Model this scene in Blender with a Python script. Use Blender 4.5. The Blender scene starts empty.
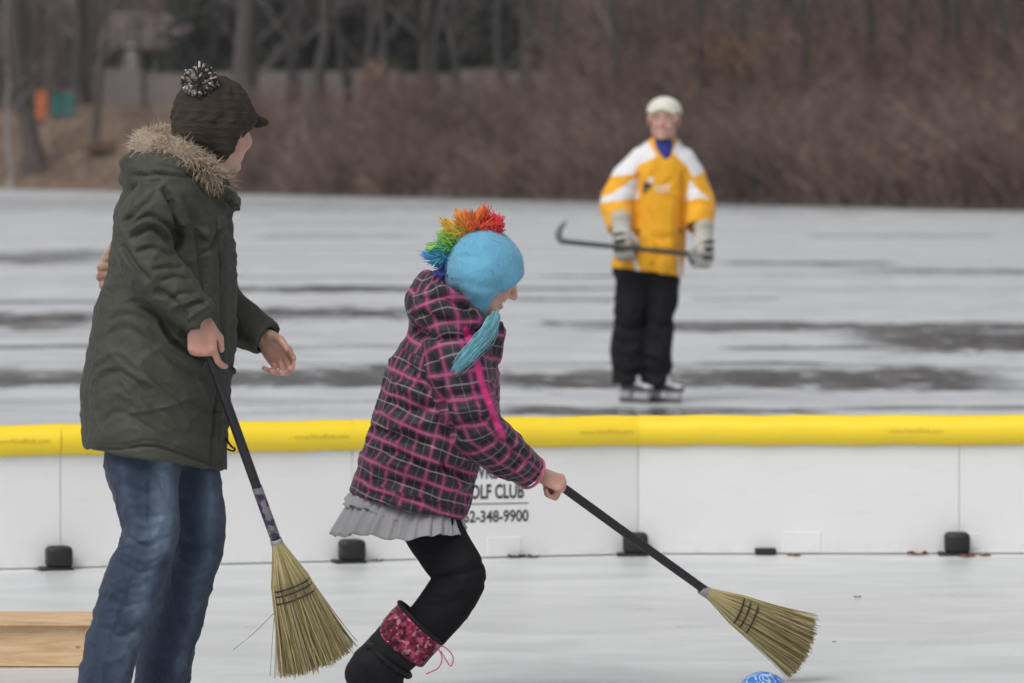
import bpy, bmesh, math, random
import numpy as np
from mathutils import Vector, Matrix
from mathutils.bvhtree import BVHTree

scene = bpy.context.scene
COL = scene.collection
rng = np.random.default_rng(11)
random.seed(11)

# ------------------------------------------------------------------ camera, sky, sun, exposure
FPX = 4600.0          # focal length in pixels (long telephoto)
CAMZ = 1.52           # eye height above the ice
HOR = 153.0           # pixel row of the horizon
cam_d = bpy.data.cameras.new("camera"); cam = bpy.data.objects.new("camera", cam_d); COL.objects.link(cam)
cam.location = (0, 0, CAMZ); cam.rotation_euler = (math.radians(90), 0, 0)
cam_d.sensor_width = 36.0; cam_d.lens = FPX / 1024 * 36.0
cam_d.shift_y = -(341.5 - HOR) / 1024
cam_d.clip_start = 0.5; cam_d.clip_end = 2000
cam_d.dof.use_dof = True; cam_d.dof.focus_distance = 12.55; cam_d.dof.aperture_fstop = 5.5
scene.camera = cam

world = bpy.data.worlds.new("World"); scene.world = world; world.use_nodes = True
wn = world.node_tree; wn.nodes.clear()
w_out = wn.nodes.new('ShaderNodeOutputWorld'); w_bg = wn.nodes.new('ShaderNodeBackground')
w_sky = wn.nodes.new('ShaderNodeTexSky'); w_hsv = wn.nodes.new('ShaderNodeHueSaturation')
SUN_EL, SUN_AZ = 52.0, 215.0     # soft sun behind cloud, behind and left of the camera
w_sky.sky_type = 'NISHITA'; w_sky.sun_disc = False
w_sky.sun_elevation = math.radians(SUN_EL); w_sky.sun_rotation = math.radians(SUN_AZ)
w_sky.air_density = 1.0; w_sky.dust_density = 4.0
w_hsv.inputs['Saturation'].default_value = 0.22
wn.links.new(w_sky.outputs[0], w_hsv.inputs['Color']); wn.links.new(w_hsv.outputs[0], w_bg.inputs[0])
w_bg.inputs[1].default_value = 0.112
wn.links.new(w_bg.outputs[0], w_out.inputs[0])
sun_d = bpy.data.lights.new("sun", 'SUN'); sun_d.energy = 1.0; sun_d.angle = math.radians(35); sun_d.color = (1.0, 0.97, 0.93)
sun = bpy.data.objects.new("sun", sun_d); COL.objects.link(sun)
_a, _e = math.radians(SUN_AZ), math.radians(SUN_EL)
_dir = Vector((math.sin(_a) * math.cos(_e), math.cos(_a) * math.cos(_e), math.sin(_e)))
sun.rotation_euler = _dir.to_track_quat('Z', 'Y').to_euler(); sun.location = (0, 0, 40)
vs = scene.view_settings
vs.view_transform = 'Standard'; vs.look = 'None'; vs.gamma = 1.0; vs.use_curve_mapping = False
vs.exposure = 0.18

# ------------------------------------------------------------------ pixel helper, mesh helpers
def W(u, v, Y):
    return np.array([(u - 512.0) * Y / FPX, Y, CAMZ - (v - HOR) * Y / FPX])
def PX(V):
    return 512 + FPX * V[:, 0] / V[:, 1], HOR + FPX * (CAMZ - V[:, 2]) / V[:, 1]
def Yground(v):
    return CAMZ * FPX / (v - HOR)
def nrm(a):
    a = np.asarray(a, float); return a / (np.linalg.norm(a, axis=-1, keepdims=True) + 1e-12)

def empty(name, loc, label, cat, group=None):
    o = bpy.data.objects.new(name, None); COL.objects.link(o); o.location = tuple(loc); o.empty_display_size = 0.1
    o['label'] = label; o['category'] = cat
    if group: o['group'] = group
    return o
def tag(o, label, cat, group=None):
    o['label'] = label; o['category'] = cat
    if group: o['group'] = group
    return o
def root_of(o):
    p = np.zeros(3)
    while o is not None:
        p = p + np.array(o.location); o = o.parent
    return p
def mk(name, V, F, mat, parent=None, attrs=None, uv=None, smooth=True, local=False):
    """one mesh object; V in world coordinates unless local"""
    V = np.asarray(V, float)
    if parent is not None and not local:
        V = V - root_of(parent)
    me = bpy.data.meshes.new(name)
    if isinstance(F, np.ndarray):
        n = F.shape[1]
        me.vertices.add(len(V)); me.vertices.foreach_set('co', V.astype(np.float32).ravel())
        me.loops.add(F.size); me.loops.foreach_set('vertex_index', F.astype(np.int32).ravel())
        me.polygons.add(len(F)); me.polygons.foreach_set('loop_start', np.arange(0, F.size, n, dtype=np.int32))
        me.update(calc_edges=True); me.validate()
    else:
        me.from_pydata([tuple(p) for p in V], [], F); me.update()
    if smooth:
        me.polygons.foreach_set('use_smooth', np.ones(len(me.polygons), bool))
    if attrs:
        for k, a in attrs.items():
            a = np.asarray(a, np.float32)
            if a.ndim == 1:
                at = me.attributes.new(k, 'FLOAT', 'POINT'); at.data.foreach_set('value', a)
            else:
                if a.shape[1] == 3: a = np.concatenate([a, np.ones((len(a), 1), np.float32)], 1)
                at = me.attributes.new(k, 'FLOAT_COLOR', 'POINT'); at.data.foreach_set('color', a.ravel())
    if uv is not None:
        l = me.uv_layers.new(name='UVMap'); l.data.foreach_set('uv', np.asarray(uv, np.float32).ravel())
    if mat: me.materials.append(mat)
    o = bpy.data.objects.new(name, me); COL.objects.link(o)
    if parent is not None: o.parent = parent
    return o
def copy_tree(o, parent=None):
    c = o.copy(); COL.objects.link(c); c.parent = parent
    for ch in list(o.children): copy_tree(ch, c)
    return c

def strands(P, R, sides=3, seed=0):
    """N polylines of m points -> tapered tubes, one vertex/face array"""
    P = np.asarray(P, float); R = np.asarray(R, float); N, m, _ = P.shape
    T = nrm(np.gradient(P, axis=1))
    ref = np.random.default_rng(seed).normal(size=(N, 1, 3)); ref = np.broadcast_to(ref, P.shape)
    A = nrm(np.cross(T, ref)); B = np.cross(T, A)
    ang = np.arange(sides) * 2 * math.pi / sides
    V = P[:, :, None, :] + R[:, :, None, None] * (np.cos(ang)[None, None, :, None] * A[:, :, None, :] + np.sin(ang)[None, None, :, None] * B[:, :, None, :])
    idx = np.arange(N * m * sides).reshape(N, m, sides)
    nx = np.roll(idx, -1, axis=2)
    F = np.stack([idx[:, :-1], nx[:, :-1], nx[:, 1:], idx[:, 1:]], -1).reshape(-1, 4)
    return V.reshape(-1, 3), F
def spline(pts, n):
    """Catmull-Rom resample of rows"""
    p = np.asarray(pts, float); k = len(p)
    if k == 2:
        t = np.linspace(0, 1, n)[:, None]; return p[0] * (1 - t) + p[1] * t
    q = np.vstack([2 * p[0] - p[1], p, 2 * p[-1] - p[-2]])
    out = []
    for t in np.linspace(0, k - 1 - 1e-9, n):
        i = int(t); f = t - i; a, b, c, d = q[i:i + 4]
        out.append(0.5 * ((2 * b) + (-a + c) * f + (2 * a - 5 * b + 4 * c - d) * f * f + (-a + 3 * b - 3 * c + d) * f ** 3))
    return np.array(out)
def pipe(pts, r, n=24, sides=12, cap=True):
    """smooth tube through points; r number or list; returns V, F(list)"""
    p = spline(pts, n); rr = np.full(n, r) if np.isscalar(r) else np.interp(np.linspace(0, 1, n), np.linspace(0, 1, len(r)), r)
    T = nrm(np.gradient(p, axis=0)); a = np.array([0.3, 0.9, 0.2]); frames = []
    for t in T:
        a = nrm(a - t * (a @ t)); frames.append((a, np.cross(t, a)))
    ang = np.arange(sides) * 2 * math.pi / sides
    V = [p[i] + rr[i] * (math.cos(g) * frames[i][0] + math.sin(g) * frames[i][1]) for i in range(n) for g in ang]
    F = [[i * sides + j, i * sides + (j + 1) % sides, (i + 1) * sides + (j + 1) % sides, (i + 1) * sides + j] for i in range(n - 1) for j in range(sides)]
    if cap:
        F.append(list(range(sides))[::-1]); F.append([(n - 1) * sides + j for j in range(sides)])
    return np.array(V), F
def boxm(c, size, bevel=0.0, R=None, seg=2):
    bm = bmesh.new(); bmesh.ops.create_cube(bm, size=1.0)
    bmesh.ops.scale(bm, vec=size, verts=bm.verts)
    if bevel: bmesh.ops.bevel(bm, geom=list(bm.edges), offset=bevel, segments=seg, profile=0.5, affect='EDGES')
    bm.verts.index_update()
    V = np.array([v.co[:] for v in bm.verts]); F = [[v.index for v in f.verts] for f in bm.faces]; bm.free()
    if R is not None: V = V @ np.asarray(R).T
    return V + np.asarray(c), F
def joinm(parts):
    V, F, o = [], [], 0
    for v, f in parts:
        V.append(np.asarray(v)); F += [[i + o for i in q] for q in f]; o += len(v)
    return np.vstack(V), F
def rotz(a):
    c, s = math.cos(a), math.sin(a); return np.array([[c, -s, 0], [s, c, 0], [0, 0, 1]])

# cheap smooth 3D value noise
_NT = np.random.default_rng(5).random((32, 32, 32)).astype(np.float32) * 2 - 1
def vnoise(P, sc):
    q = np.asarray(P) * sc; i = np.floor(q).astype(int); f = q - i; f = f * f * (3 - 2 * f); r = 0
    for a in (0, 1):
        for b in (0, 1):
            for c in (0, 1):
                w = (f[:, 0] if a else 1 - f[:, 0]) * (f[:, 1] if b else 1 - f[:, 1]) * (f[:, 2] if c else 1 - f[:, 2])
                r = r + w * _NT[(i[:, 0] + a) % 32, (i[:, 1] + b) % 32, (i[:, 2] + c) % 32]
    return r

# ------------------------------------------------------------------ implicit-surface sculpting (smooth unions -> surface nets)
class Field:
    def __init__(s, lo, hi, h):
        s.h = h; s.lo = np.asarray(lo, float); n = np.ceil((np.asarray(hi) - s.lo) / h).astype(int) + 1
        s.n = n; s.D = np.full(tuple(n), 0.5, np.float32)
    def sub(s, lo, hi):
        a = np.clip(np.floor((np.asarray(lo) - s.lo) / s.h).astype(int), 0, s.n); b = np.clip(np.ceil((np.asarray(hi) - s.lo) / s.h).astype(int) + 1, 0, s.n)
        sl = tuple(slice(a[i], b[i]) for i in range(3))
        g = [(s.lo[i] + s.h * np.arange(a[i], b[i])).astype(np.float32) for i in range(3)]
        return sl, g[0][:, None, None], g[1][None, :, None], g[2][None, None, :]
    def merge(s, sl, d, k, op):
        o = s.D[sl]
        if op == 'u':
            if k > 0:
                hh = np.clip(0.5 + 0.5 * (o - d) / k, 0, 1); s.D[sl] = o + (d - o) * hh - k * hh * (1 - hh)
            else: s.D[sl] = np.minimum(o, d)
        else:
            if k > 0:
                hh = np.clip(0.5 - 0.5 * (o + d) / k, 0, 1); s.D[sl] = o + (-d - o) * hh + k * hh * (1 - hh)
            else: s.D[sl] = np.maximum(o, -d)
    def ell(s, c, r, axes=None, k=0.01, op='u'):
        c = np.asarray(c, float); r = np.asarray(r, float) * np.ones(3); m = r.max() + k + 3 * s.h
        sl, X, Y, Z = s.sub(c - m, c + m); X = X - c[0]; Y = Y - c[1]; Z = Z - c[2]
        A = np.eye(3) if axes is None else np.asarray(axes)
        q = 0
        for i in range(3): q = q + ((X * A[i, 0] + Y * A[i, 1] + Z * A[i, 2]) / r[i]) ** 2
        s.merge(sl, ((np.sqrt(q) - 1) * r.min()).astype(np.float32), k, op)
    def tube(s, ST, k=0.01, op='u', cap=1.0, side=(0, 1, 0)):
        """ST rows x,y,z,a,b : a across (in plane), b along 'side'"""
        ST = np.asarray(ST, float); m = ST[:, 3:5].max(1) + k + 3 * s.h
        m[:] = m.max(); lo = (ST[:, :3] - m[:, None]).min(0); hi = (ST[:, :3] + m[:, None]).max(0)
        sl0, X0, Y0, Z0 = s.sub(lo, hi); T = np.full((X0.size, Y0.size, Z0.size), 0.5, np.float32)
        if T.size == 0: return
        off = [q.start for q in sl0]
        for i in range(len(ST) - 1):
            mm = max(ST[i, 3:5].max(), ST[i + 1, 3:5].max()) + k + 2 * s.h; a = ST[i, :3]; b = ST[i + 1, :3]
            sl, X, Y, Z = s.sub(np.minimum(a, b) - mm, np.maximum(a, b) + mm)
            d = seg_eval(ST[i], ST[i + 1], X, Y, Z, side, cap)[0]
            if d.size == 0: continue
            t = tuple(slice(sl[j].start - off[j], sl[j].stop - off[j]) for j in range(3))
            T[t] = np.minimum(T[t], d)
        s.merge(sl0, T, k, op)
    def limb(s, pts, rad, k=0.01, op='u', n=None):
        p = np.asarray(pts, float); r = np.asarray(rad, float)
        ST = np.concatenate([p, r[:, None], r[:, None]], 1)
        if n: ST = spline(ST, n)
        s.tube(ST, k, op)
    def cut(s, p, n, R, hollow=0.0, thick=0.01):
        """slice the surface flat at plane p,n (n points to what is removed) within radius R; hollow it a little"""
        p = np.asarray(p, float); n = nrm(n)
        sl, X, Y, Z = s.sub(p - R, p + R); pd = (X - p[0]) * n[0] + (Y - p[1]) * n[1] + (Z - p[2]) * n[2]
        rad = np.sqrt((X - p[0]) ** 2 + (Y - p[1]) ** 2 + (Z - p[2]) ** 2)
        o = s.D[sl]; d = np.maximum(o, np.where(rad < R, pd, -1).astype(np.float32))
        if hollow:
            carve = np.minimum(-(o + thick), pd + hollow); d = np.maximum(d, np.where(rad < R, carve, -1).astype(np.float32))
        s.D[sl] = d
    def mesh(s, smooth=2):
        D = s.D; S = D < 0
        c = np.zeros(tuple(np.array(D.shape) - 1), np.int8)
        offs = [(i, j, k) for i in (0, 1) for j in (0, 1) for k in (0, 1)]
        n = D.shape
        for (i, j, k) in offs: c += S[i:n[0] - 1 + i, j:n[1] - 1 + j, k:n[2] - 1 + k]
        act = (c > 0) & (c < 8); I = np.argwhere(act)
        idx = np.full(act.shape, -1, np.int32); idx[act] = np.arange(len(I))
        val = np.stack([D[I[:, 0] + i, I[:, 1] + j, I[:, 2] + k] for (i, j, k) in offs], 1)
        P = np.zeros((len(I), 3)); cnt = np.zeros(len(I))
        for a in range(8):
            for b in range(a + 1, 8):
                da = np.array(offs[a]); db = np.array(offs[b])
                if np.abs(da - db).sum() != 1: continue
                va, vb = val[:, a], val[:, b]; m = (va < 0) != (vb < 0)
                t = np.where(m, va / np.where(m, va - vb, 1), 0)
                P += np.where(m[:, None], da + (db - da) * t[:, None], 0); cnt += m
        V = s.lo + s.h * (I + P / cnt[:, None])
        Q = []
        for ax in range(3):
            o1, o2 = (ax + 1) % 3, (ax + 2) % 3
            sa = [slice(None)] * 3; sb = [slice(None)] * 3; sa[ax] = slice(0, -1); sb[ax] = slice(1, None)
            A, B = S[tuple(sa)], S[tuple(sb)]
            E = np.argwhere(A != B); E = E[(E[:, o1] > 0) & (E[:, o2] > 0) & (E[:, o1] < n[o1] - 1) & (E[:, o2] < n[o2] - 1)]
            f = A[E[:, 0], E[:, 1], E[:, 2]]
            def cell(d1, d2):
                e = E.copy(); e[:, o1] -= d1; e[:, o2] -= d2; return idx[e[:, 0], e[:, 1], e[:, 2]]
            q = np.stack([cell(1, 1), cell(0, 1), cell(0, 0), cell(1, 0)], 1)
            q[~f] = q[~f][:, ::-1]; Q.append(q)
        F = np.vstack(Q)
        F = F[(F >= 0).all(1)]
        # keep only the largest shells (drop crumbs)
        V = relax(V, F, smooth)
        return V, F
def relax(V, F, it, lam=0.5):
    if not it: return V
    a = F.ravel(); b = np.roll(F, -1, axis=1).ravel(); n = len(V)
    deg = np.bincount(a, minlength=n) + np.bincount(b, minlength=n); deg = np.maximum(deg, 1)
    for _ in range(it):
        M = np.stack([np.bincount(a, V[b, i], n) + np.bincount(b, V[a, i], n) for i in range(3)], 1) / deg[:, None]
        V = V + lam * (M - V)
    return V
def normals(V, F):
    fn = np.cross(V[F[:, 2]] - V[F[:, 0]], V[F[:, 3]] - V[F[:, 1]]); n = len(V)
    N = sum(np.stack([np.bincount(F[:, j], fn[:, i], n) for i in range(3)], 1) for j in range(4))
    return nrm(N)
def seg_eval(s0, s1, X, Y, Z, side, cap):
    a = s0[:3]; ab = s1[:3] - a; L = np.linalg.norm(ab) + 1e-9; t = ab / L
    sd = np.asarray(side, float); sd = sd - t * (sd @ t); sd = sd / (np.linalg.norm(sd) + 1e-9); nn = np.cross(sd, t)
    px, py, pz = X - a[0], Y - a[1], Z - a[2]
    al = px * t[0] + py * t[1] + pz * t[2]; h = np.clip(al / L, 0, 1)
    qt = al - h * L; qn = px * nn[0] + py * nn[1] + pz * nn[2]; qs = px * sd[0] + py * sd[1] + pz * sd[2]
    ra = s0[3] + (s1[3] - s0[3]) * h; rb = s0[4] + (s1[4] - s0[4]) * h; mn = np.minimum(ra, rb)
    d = (np.sqrt((qn / ra) ** 2 + (qs / rb) ** 2 + (qt / (mn * cap)) ** 2) - 1) * mn
    return d.astype(np.float32), h * L, qn, qs
def tube_coords(ST, V, side=(0, 1, 0)):
    """for points V: distance to tube, length along, angle-arc"""
    best = np.full(len(V), 9.0); sw = np.zeros(len(V)) + 1e-30; al = np.zeros(len(V)); sn = np.zeros(len(V)); cs = np.zeros(len(V)); acc = 0; n = len(ST) - 1
    for i in range(n):
        d, l, qn, qs = seg_eval(ST[i], ST[i + 1], V[:, 0], V[:, 1], V[:, 2], side, 1.0)
        t = ST[i + 1, :3] - ST[i, :3]; L = np.linalg.norm(t); a = (V - ST[i, :3]) @ (t / L); over = np.maximum(np.maximum(-a if i else 0 * a, a - L if i < n - 1 else 0 * a), 0)
        w = np.exp(-(over / .022) ** 2 - np.clip(d - best, 0, None) / .02); best = np.minimum(best, d)
        sw += w; al += w * (acc + a); g = np.arctan2(qn, -qs); sn += w * np.sin(g); cs += w * np.cos(g); acc += L
    return best, al / sw, np.arctan2(sn, cs)
def stations(rows, Y0, n):
    """rows u,v,dy,a(px),b(m) -> resampled x,y,z,a,b"""
    R = []
    for (u, v, dy, a, b) in rows:
        Y = Y0 + dy; R.append(list(W(u, v, Y)) + [a * Y / FPX, b])
    return spline(R, n)
def polyline_dist(u, v, pts):
    best = np.full(len(u), 1e9); tt = np.zeros(len(u)); n = len(pts) - 1
    for i in range(n):
        (x0, y0), (x1, y1) = pts[i], pts[i + 1]; dx, dy = x1 - x0, y1 - y0
        t = np.clip(((u - x0) * dx + (v - y0) * dy) / (dx * dx + dy * dy + 1e-9), 0, 1)
        d = np.hypot(u - x0 - t * dx, v - y0 - t * dy); m = d < best
        best = np.where(m, d, best); tt = np.where(m, (i + t) / n, tt)
    return best, tt
def folds(V, F, strokes, near=True, rep=1.0):
    """cloth folds: each stroke = (points px, width px, height m); positive is a ridge, negative a groove"""
    N = normals(V, F); u, v = PX(V); D = np.zeros(len(V))
    for pts, w, amp in strokes:
        p = [tuple(q) for q in spline(pts, max(3, 4 * len(pts)))]
        d, t = polyline_dist(u, v, p); D += amp * np.exp(-(d / w) ** 2) * np.clip(np.minimum(t, 1 - t) * 5, 0, 1) ** 0.5
    fac = np.clip(0.35 - N[:, 1], 0, 0.6) / 0.6 if near else 1.0
    return V + N * (D * fac * rep)[:, None]
def wrinkle(V, F, amp, sc, axis=(1, 1, 1), seed=0):
    """soft irregular cloth relief"""
    N = normals(V, F); q = V * np.asarray(axis, float) + seed * 3.7
    w = np.stack([vnoise(q + 11, sc * .5), vnoise(q + 23, sc * .5), vnoise(q + 37, sc * .5)], 1) * (0.6 / sc)
    r = 1 - 2 * np.abs(vnoise(q + w, sc)); r2 = vnoise(q + w + 5, sc * 2.1)
    return V + N * (amp * (0.7 * r + 0.3 * r2))[:, None]
def crease(V, F, amp, sc, d, stretch=.22, seed=0, near=None):
    """sharp drag creases running along direction d"""
    N = normals(V, F); d = nrm(d); a = (V @ d)[:, None]; q = V + d * (a * (stretch - 1)) + seed * 2.3
    w = np.stack([vnoise(q + 3, sc * .6), vnoise(q + 17, sc * .6), vnoise(q + 29, sc * .6)], 1) * (.5 / sc)
    r = 1 - np.abs(vnoise(q + w, sc)) * 2.2; r = np.clip(r, 0, 1) ** 3; m = np.clip(vnoise(V + seed, 5) * 1.3 + .5, 0, 1)
    return V + N * (amp * (r - .2) * m)[:, None]
def inpoly(u, v, poly):
    c = np.zeros(len(u), bool); n = len(poly)
    for i in range(n):
        x0, y0 = poly[i]; x1, y1 = poly[(i + 1) % n]
        m = ((y0 > v) != (y1 > v)) & (u < (x1 - x0) * (v - y0) / (y1 - y0 + 1e-9) + x0); c ^= m
    return c

# ------------------------------------------------------------------ materials
class Nodes:
    def __init__(s, name):
        s.m = bpy.data.materials.new(name); s.m.use_nodes = True; s.t = s.m.node_tree; s.t.nodes.clear()
        s.out = s.n('ShaderNodeOutputMaterial'); s.b = s.n('ShaderNodeBsdfPrincipled'); s.l(s.b.outputs[0], s.out.inputs[0])
    def n(s, k, **kw):
        x = s.t.nodes.new(k)
        for a, b in kw.items(): setattr(x, a, b)
        return x
    def l(s, a, b): s.t.links.new(a, b)
    def set(s, sock, v):
        if isinstance(v, bpy.types.NodeSocket): s.l(v, sock)
        elif v is not None: sock.default_value = v if not (isinstance(v, tuple) and len(v) == 3 and sock.type == 'RGBA') else (*v, 1)
    def math(s, op, a, b=None, c=None):
        x = s.n('ShaderNodeMath', operation=op)
        for i, q in enumerate((a, b, c)):
            if q is not None: s.set(x.inputs[i], q)
        return x.outputs[0]
    def mix(s, f, a, b, blend='MIX'):
        x = s.n('ShaderNodeMix', data_type='RGBA', blend_type=blend); s.set(x.inputs[0], f); s.set(x.inputs[6], a); s.set(x.inputs[7], b); return x.outputs[2]
    def fmix(s, f, a, b):
        x = s.n('ShaderNodeMix', data_type='FLOAT'); s.set(x.inputs[0], f); s.set(x.inputs[2], a); s.set(x.inputs[3], b); return x.outputs[0]
    def pos(s, scale=(1, 1, 1), kind='Object'):
        tc = s.n('ShaderNodeTexCoord'); mp = s.n('ShaderNodeMapping'); mp.inputs['Scale'].default_value = scale
        if kind == 'World':
            g = s.n('ShaderNodeNewGeometry'); s.l(g.outputs['Position'], mp.inputs[0])
        else: s.l(tc.outputs[kind], mp.inputs[0])
        return mp.outputs[0]
    def noise(s, vec, sc, det=3, rough=0.5, dist=0.0, col=False):
        x = s.n('ShaderNodeTexNoise'); s.l(vec, x.inputs['Vector']); x.inputs['Scale'].default_value = sc; x.inputs['Detail'].default_value = det
        x.inputs['Roughness'].default_value = rough; x.inputs['Distortion'].default_value = dist
        return x.outputs[1 if col else 0]
    def ramp(s, f, stops):
        x = s.n('ShaderNodeValToRGB'); s.l(f, x.inputs[0]); e = x.color_ramp.elements
        while len(e) < len(stops): e.new(0.5)
        for i, (p, c) in enumerate(stops): e[i].position = p; e[i].color = (*c, 1) if len(c) == 3 else c
        return x.outputs[0]
    def step(s, x, lo, hi):
        m = s.n('ShaderNodeMapRange', interpolation_type='SMOOTHSTEP'); s.set(m.inputs[0], x); m.inputs[1].default_value = lo; m.inputs[2].default_value = hi; return m.outputs[0]
    def attr(s, name, out=0):
        x = s.n('ShaderNodeAttribute', attribute_name=name); return x.outputs[out]
    def bump(s, h, strength, dist=0.01, prev=None):
        x = s.n('ShaderNodeBump'); s.l(h, x.inputs['Height']); x.inputs['Strength'].default_value = strength; x.inputs['Distance'].default_value = dist
        if prev is not None: s.l(prev, x.inputs['Normal'])
        s.l(x.outputs[0], s.b.inputs['Normal']); return x.outputs[0]
    def fin(s, color=None, rough=None, **kw):
        if color is not None: s.set(s.b.inputs['Base Color'], color)
        if rough is not None: s.set(s.b.inputs['Roughness'], rough)
        for k, v in kw.items(): s.set(s.b.inputs[k.replace('_', ' ')], v)
        return s.m

def simple(name, col, rough=0.7, var=0.15, sc=12.0, bump=0.0, bsc=80.0, attr=None, kind='Object', axis=(1, 1, 1), bd=0.004, **kw):
    g = Nodes(name); p = g.pos(axis, kind)
    base = g.attr(attr) if attr else col
    f = g.noise(p, sc, 4, 0.6)
    k = g.math('MULTIPLY_ADD', g.math('SUBTRACT', f, 0.5), var * 2.5, 1.0)
    v = g.n('ShaderNodeCombineColor'); [g.l(k, v.inputs[i]) for i in range(3)]
    c = g.mix(1.0, base, v.outputs[0], 'MULTIPLY')
    if bump:
        g.bump(g.noise(p, bsc, 3, 0.6), bump, bd)
    return g.fin(c, rough, **kw)
# ================================================================== SETTING: ice, bank, barrier, woods
def ice_material():
    g = Nodes('wet_ice'); p = g.pos((1, 1, 1), 'World')
    xyz = g.n('ShaderNodeSeparateXYZ'); g.l(p, xyz.inputs[0]); X, Y = xyz.outputs[0], xyz.outputs[1]
    # meltwater patches lying on the ice: centre distance, half depth, x from / to, amount
    strips = []
    def st(v, hv, u0, u1, amt):
        Yc = Yground(v); h = abs(Yground(v - hv) - Yground(v + hv)) / 2
        strips.append((Yc, h, (u0 - 512) * Yc / FPX, (u1 - 512) * Yc / FPX, amt))
    st(341, 14, 850, 1300, .95); st(326.5, 4.5, 540, 1400, .85); st(348, 2.0, 715, 900, .8)
    st(379, 10, 470, 1010, .95); st(377, 11, -200, 480, .9); st(371, 6, -500, 120, .6)
    st(322, 9, -300, 110, .8); st(312, 7, 210, 420, .85); st(289, 3.5, 200, 430, .9); st(288.5, 1.5, 430, 640, .6)
    st(302, 1.8, -200, 200, .7); st(347, 2.0, -200, 200, .7); st(257, 5.5, -300, 130, .7); st(263, 2.2, 715, 900, .75); st(271, 2, 850, 1300, .6)
    st(299.5, 1.5, 500, 640, .7); st(323, 2.2, 540, 620, .85); st(347, 2.5, 220, 420, .35); st(363, 1.5, 690, 830, .6); st(299, 2, 690, 780, .35)
    st(411, 4.5, 480, 830, .9); st(408, 2.0, 830, 1300, .7); st(204, 8, -500, 1700, .22); st(236, 1.5, 800, 1000, .35); st(236, 2.0, 250, 420, .3); st(276, 1.5, 540, 640, .5)
    mpw = g.n('ShaderNodeMapping'); mpw.inputs['Scale'].default_value = (0.55, 0.30, 1); g.l(p, mpw.inputs[0])
    wv = g.math('SUBTRACT', g.noise(mpw.outputs[0], 1.0, 5, 0.62), 0.5)
    wv2 = g.math('SUBTRACT', g.noise(mpw.outputs[0], 5.0, 3, 0.6), 0.5)
    acc = None
    for (Yc, h, x0, x1, amt) in strips:
        d = g.math('SUBTRACT', Y, Yc)
        d = g.math('MULTIPLY_ADD', wv, h * 3.2, d); d = g.math('MULTIPLY_ADD', wv2, h * 1.5, d)
        e = g.math('MULTIPLY', g.step(g.math('ABSOLUTE', d), h * 1.18, h * 0.60), amt)
        wd = (x1 - x0) * 0.5; xm = g.math('ABSOLUTE', g.math('SUBTRACT', g.math('MULTIPLY_ADD', wv, wd * 0.5, X), (x0 + x1) / 2))
        e = g.math('MULTIPLY', e, g.step(xm, wd * 1.1, wd * 0.75))
        acc = e if acc is None else g.math('MAXIMUM', acc, e)
    # thin drifting streaks beyond the boards
    mps = g.n('ShaderNodeMapping'); mps.inputs['Scale'].default_value = (0.10, 0.75, 1); g.l(p, mps.inputs[0])
    sn = g.noise(mps.outputs[0], 1.0, 5, 0.62, 0.4)
    far = g.step(Y, 24.0, 29.0)
    thin = g.math('MULTIPLY', g.math('MULTIPLY', g.step(sn, 0.53, 0.68), far), 0.42)
    wet = g.math('MINIMUM', g.math('ADD', acc, thin), 1.0)
    # white crusty flecks inside the wet patches
    mpf = g.n('ShaderNodeMapping'); mpf.inputs['Scale'].default_value = (3.0, 1.4, 1); g.l(p, mpf.inputs[0])
    fl = g.step(g.noise(mpf.outputs[0], 1.1, 6, 0.75), 0.50, 0.68)
    wet = g.math('MULTIPLY', wet, g.math('SUBTRACT', 1.0, g.math('MULTIPLY', fl, 0.75)))
    # near ice: scraped, lightly scuffed
    mpn = g.n('ShaderNodeMapping'); mpn.inputs['Scale'].default_value = (0.8, 1.5, 1); g.l(p, mpn.inputs[0])
    n1 = g.noise(mpn.outputs[0], 1.6, 6, 0.65, 0.6)
    n2 = g.noise(p, 38.0, 4, 0.7)
    mpc = g.n('ShaderNodeMapping'); mpc.inputs['Scale'].default_value = (1.2, 14.0, 1); mpc.inputs['Rotation'].default_value = (0, 0, 0.06); g.l(p, mpc.inputs[0])
    n3 = g.noise(mpc.outputs[0], 2.2, 4, 0.6)
    frost = g.mix(g.step(n1, .3, .7), (0.50, 0.525, 0.545), (0.66, 0.675, 0.685))
    frost = g.mix(g.math('MULTIPLY', g.step(n3, 0.56, 0.72), 0.30), frost, (0.45, 0.47, 0.485))
    speck = g.step(g.noise(p, 70.0, 2, 0.5), 0.72, 0.75)
    ms = g.n('ShaderNodeMapping'); ms.inputs['Scale'].default_value = (.5, 9.0, 1); ms.inputs['Rotation'].default_value = (0, 0, .5); g.l(p, ms.inputs[0]); ms2 = g.n('ShaderNodeMapping'); ms2.inputs['Scale'].default_value = (.5, 9.0, 1); ms2.inputs['Rotation'].default_value = (0, 0, -.35); g.l(p, ms2.inputs[0])
    cut = g.math('MAXIMUM', g.step(g.math('ABSOLUTE', g.math('SUBTRACT', g.noise(ms.outputs[0], 3.2, 3, .5, .3), .5)), .010, .003), g.step(g.math('ABSOLUTE', g.math('SUBTRACT', g.noise(ms2.outputs[0], 2.6, 3, .5, .3), .52)), .010, .003))
    frost = g.mix(g.math('MULTIPLY', g.math('MULTIPLY', cut, g.step(n1, .4, .65)), .35), frost, (.78, .79, .80))
    frost = g.mix(g.math('MULTIPLY', speck, 0.35), frost, (0.22, 0.20, 0.18))
    col = g.mix(wet, frost, (0.105, 0.105, 0.112))
    rough = g.fmix(wet, g.math('MULTIPLY_ADD', n1, 0.25, 0.19), 0.10)
    g.bump(n2, 0.10, 0.004)
    mb = g.n('ShaderNodeMapping'); mb.inputs['Scale'].default_value = (1.3, 3.0, 1); g.l(p, mb.inputs[0])
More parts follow.
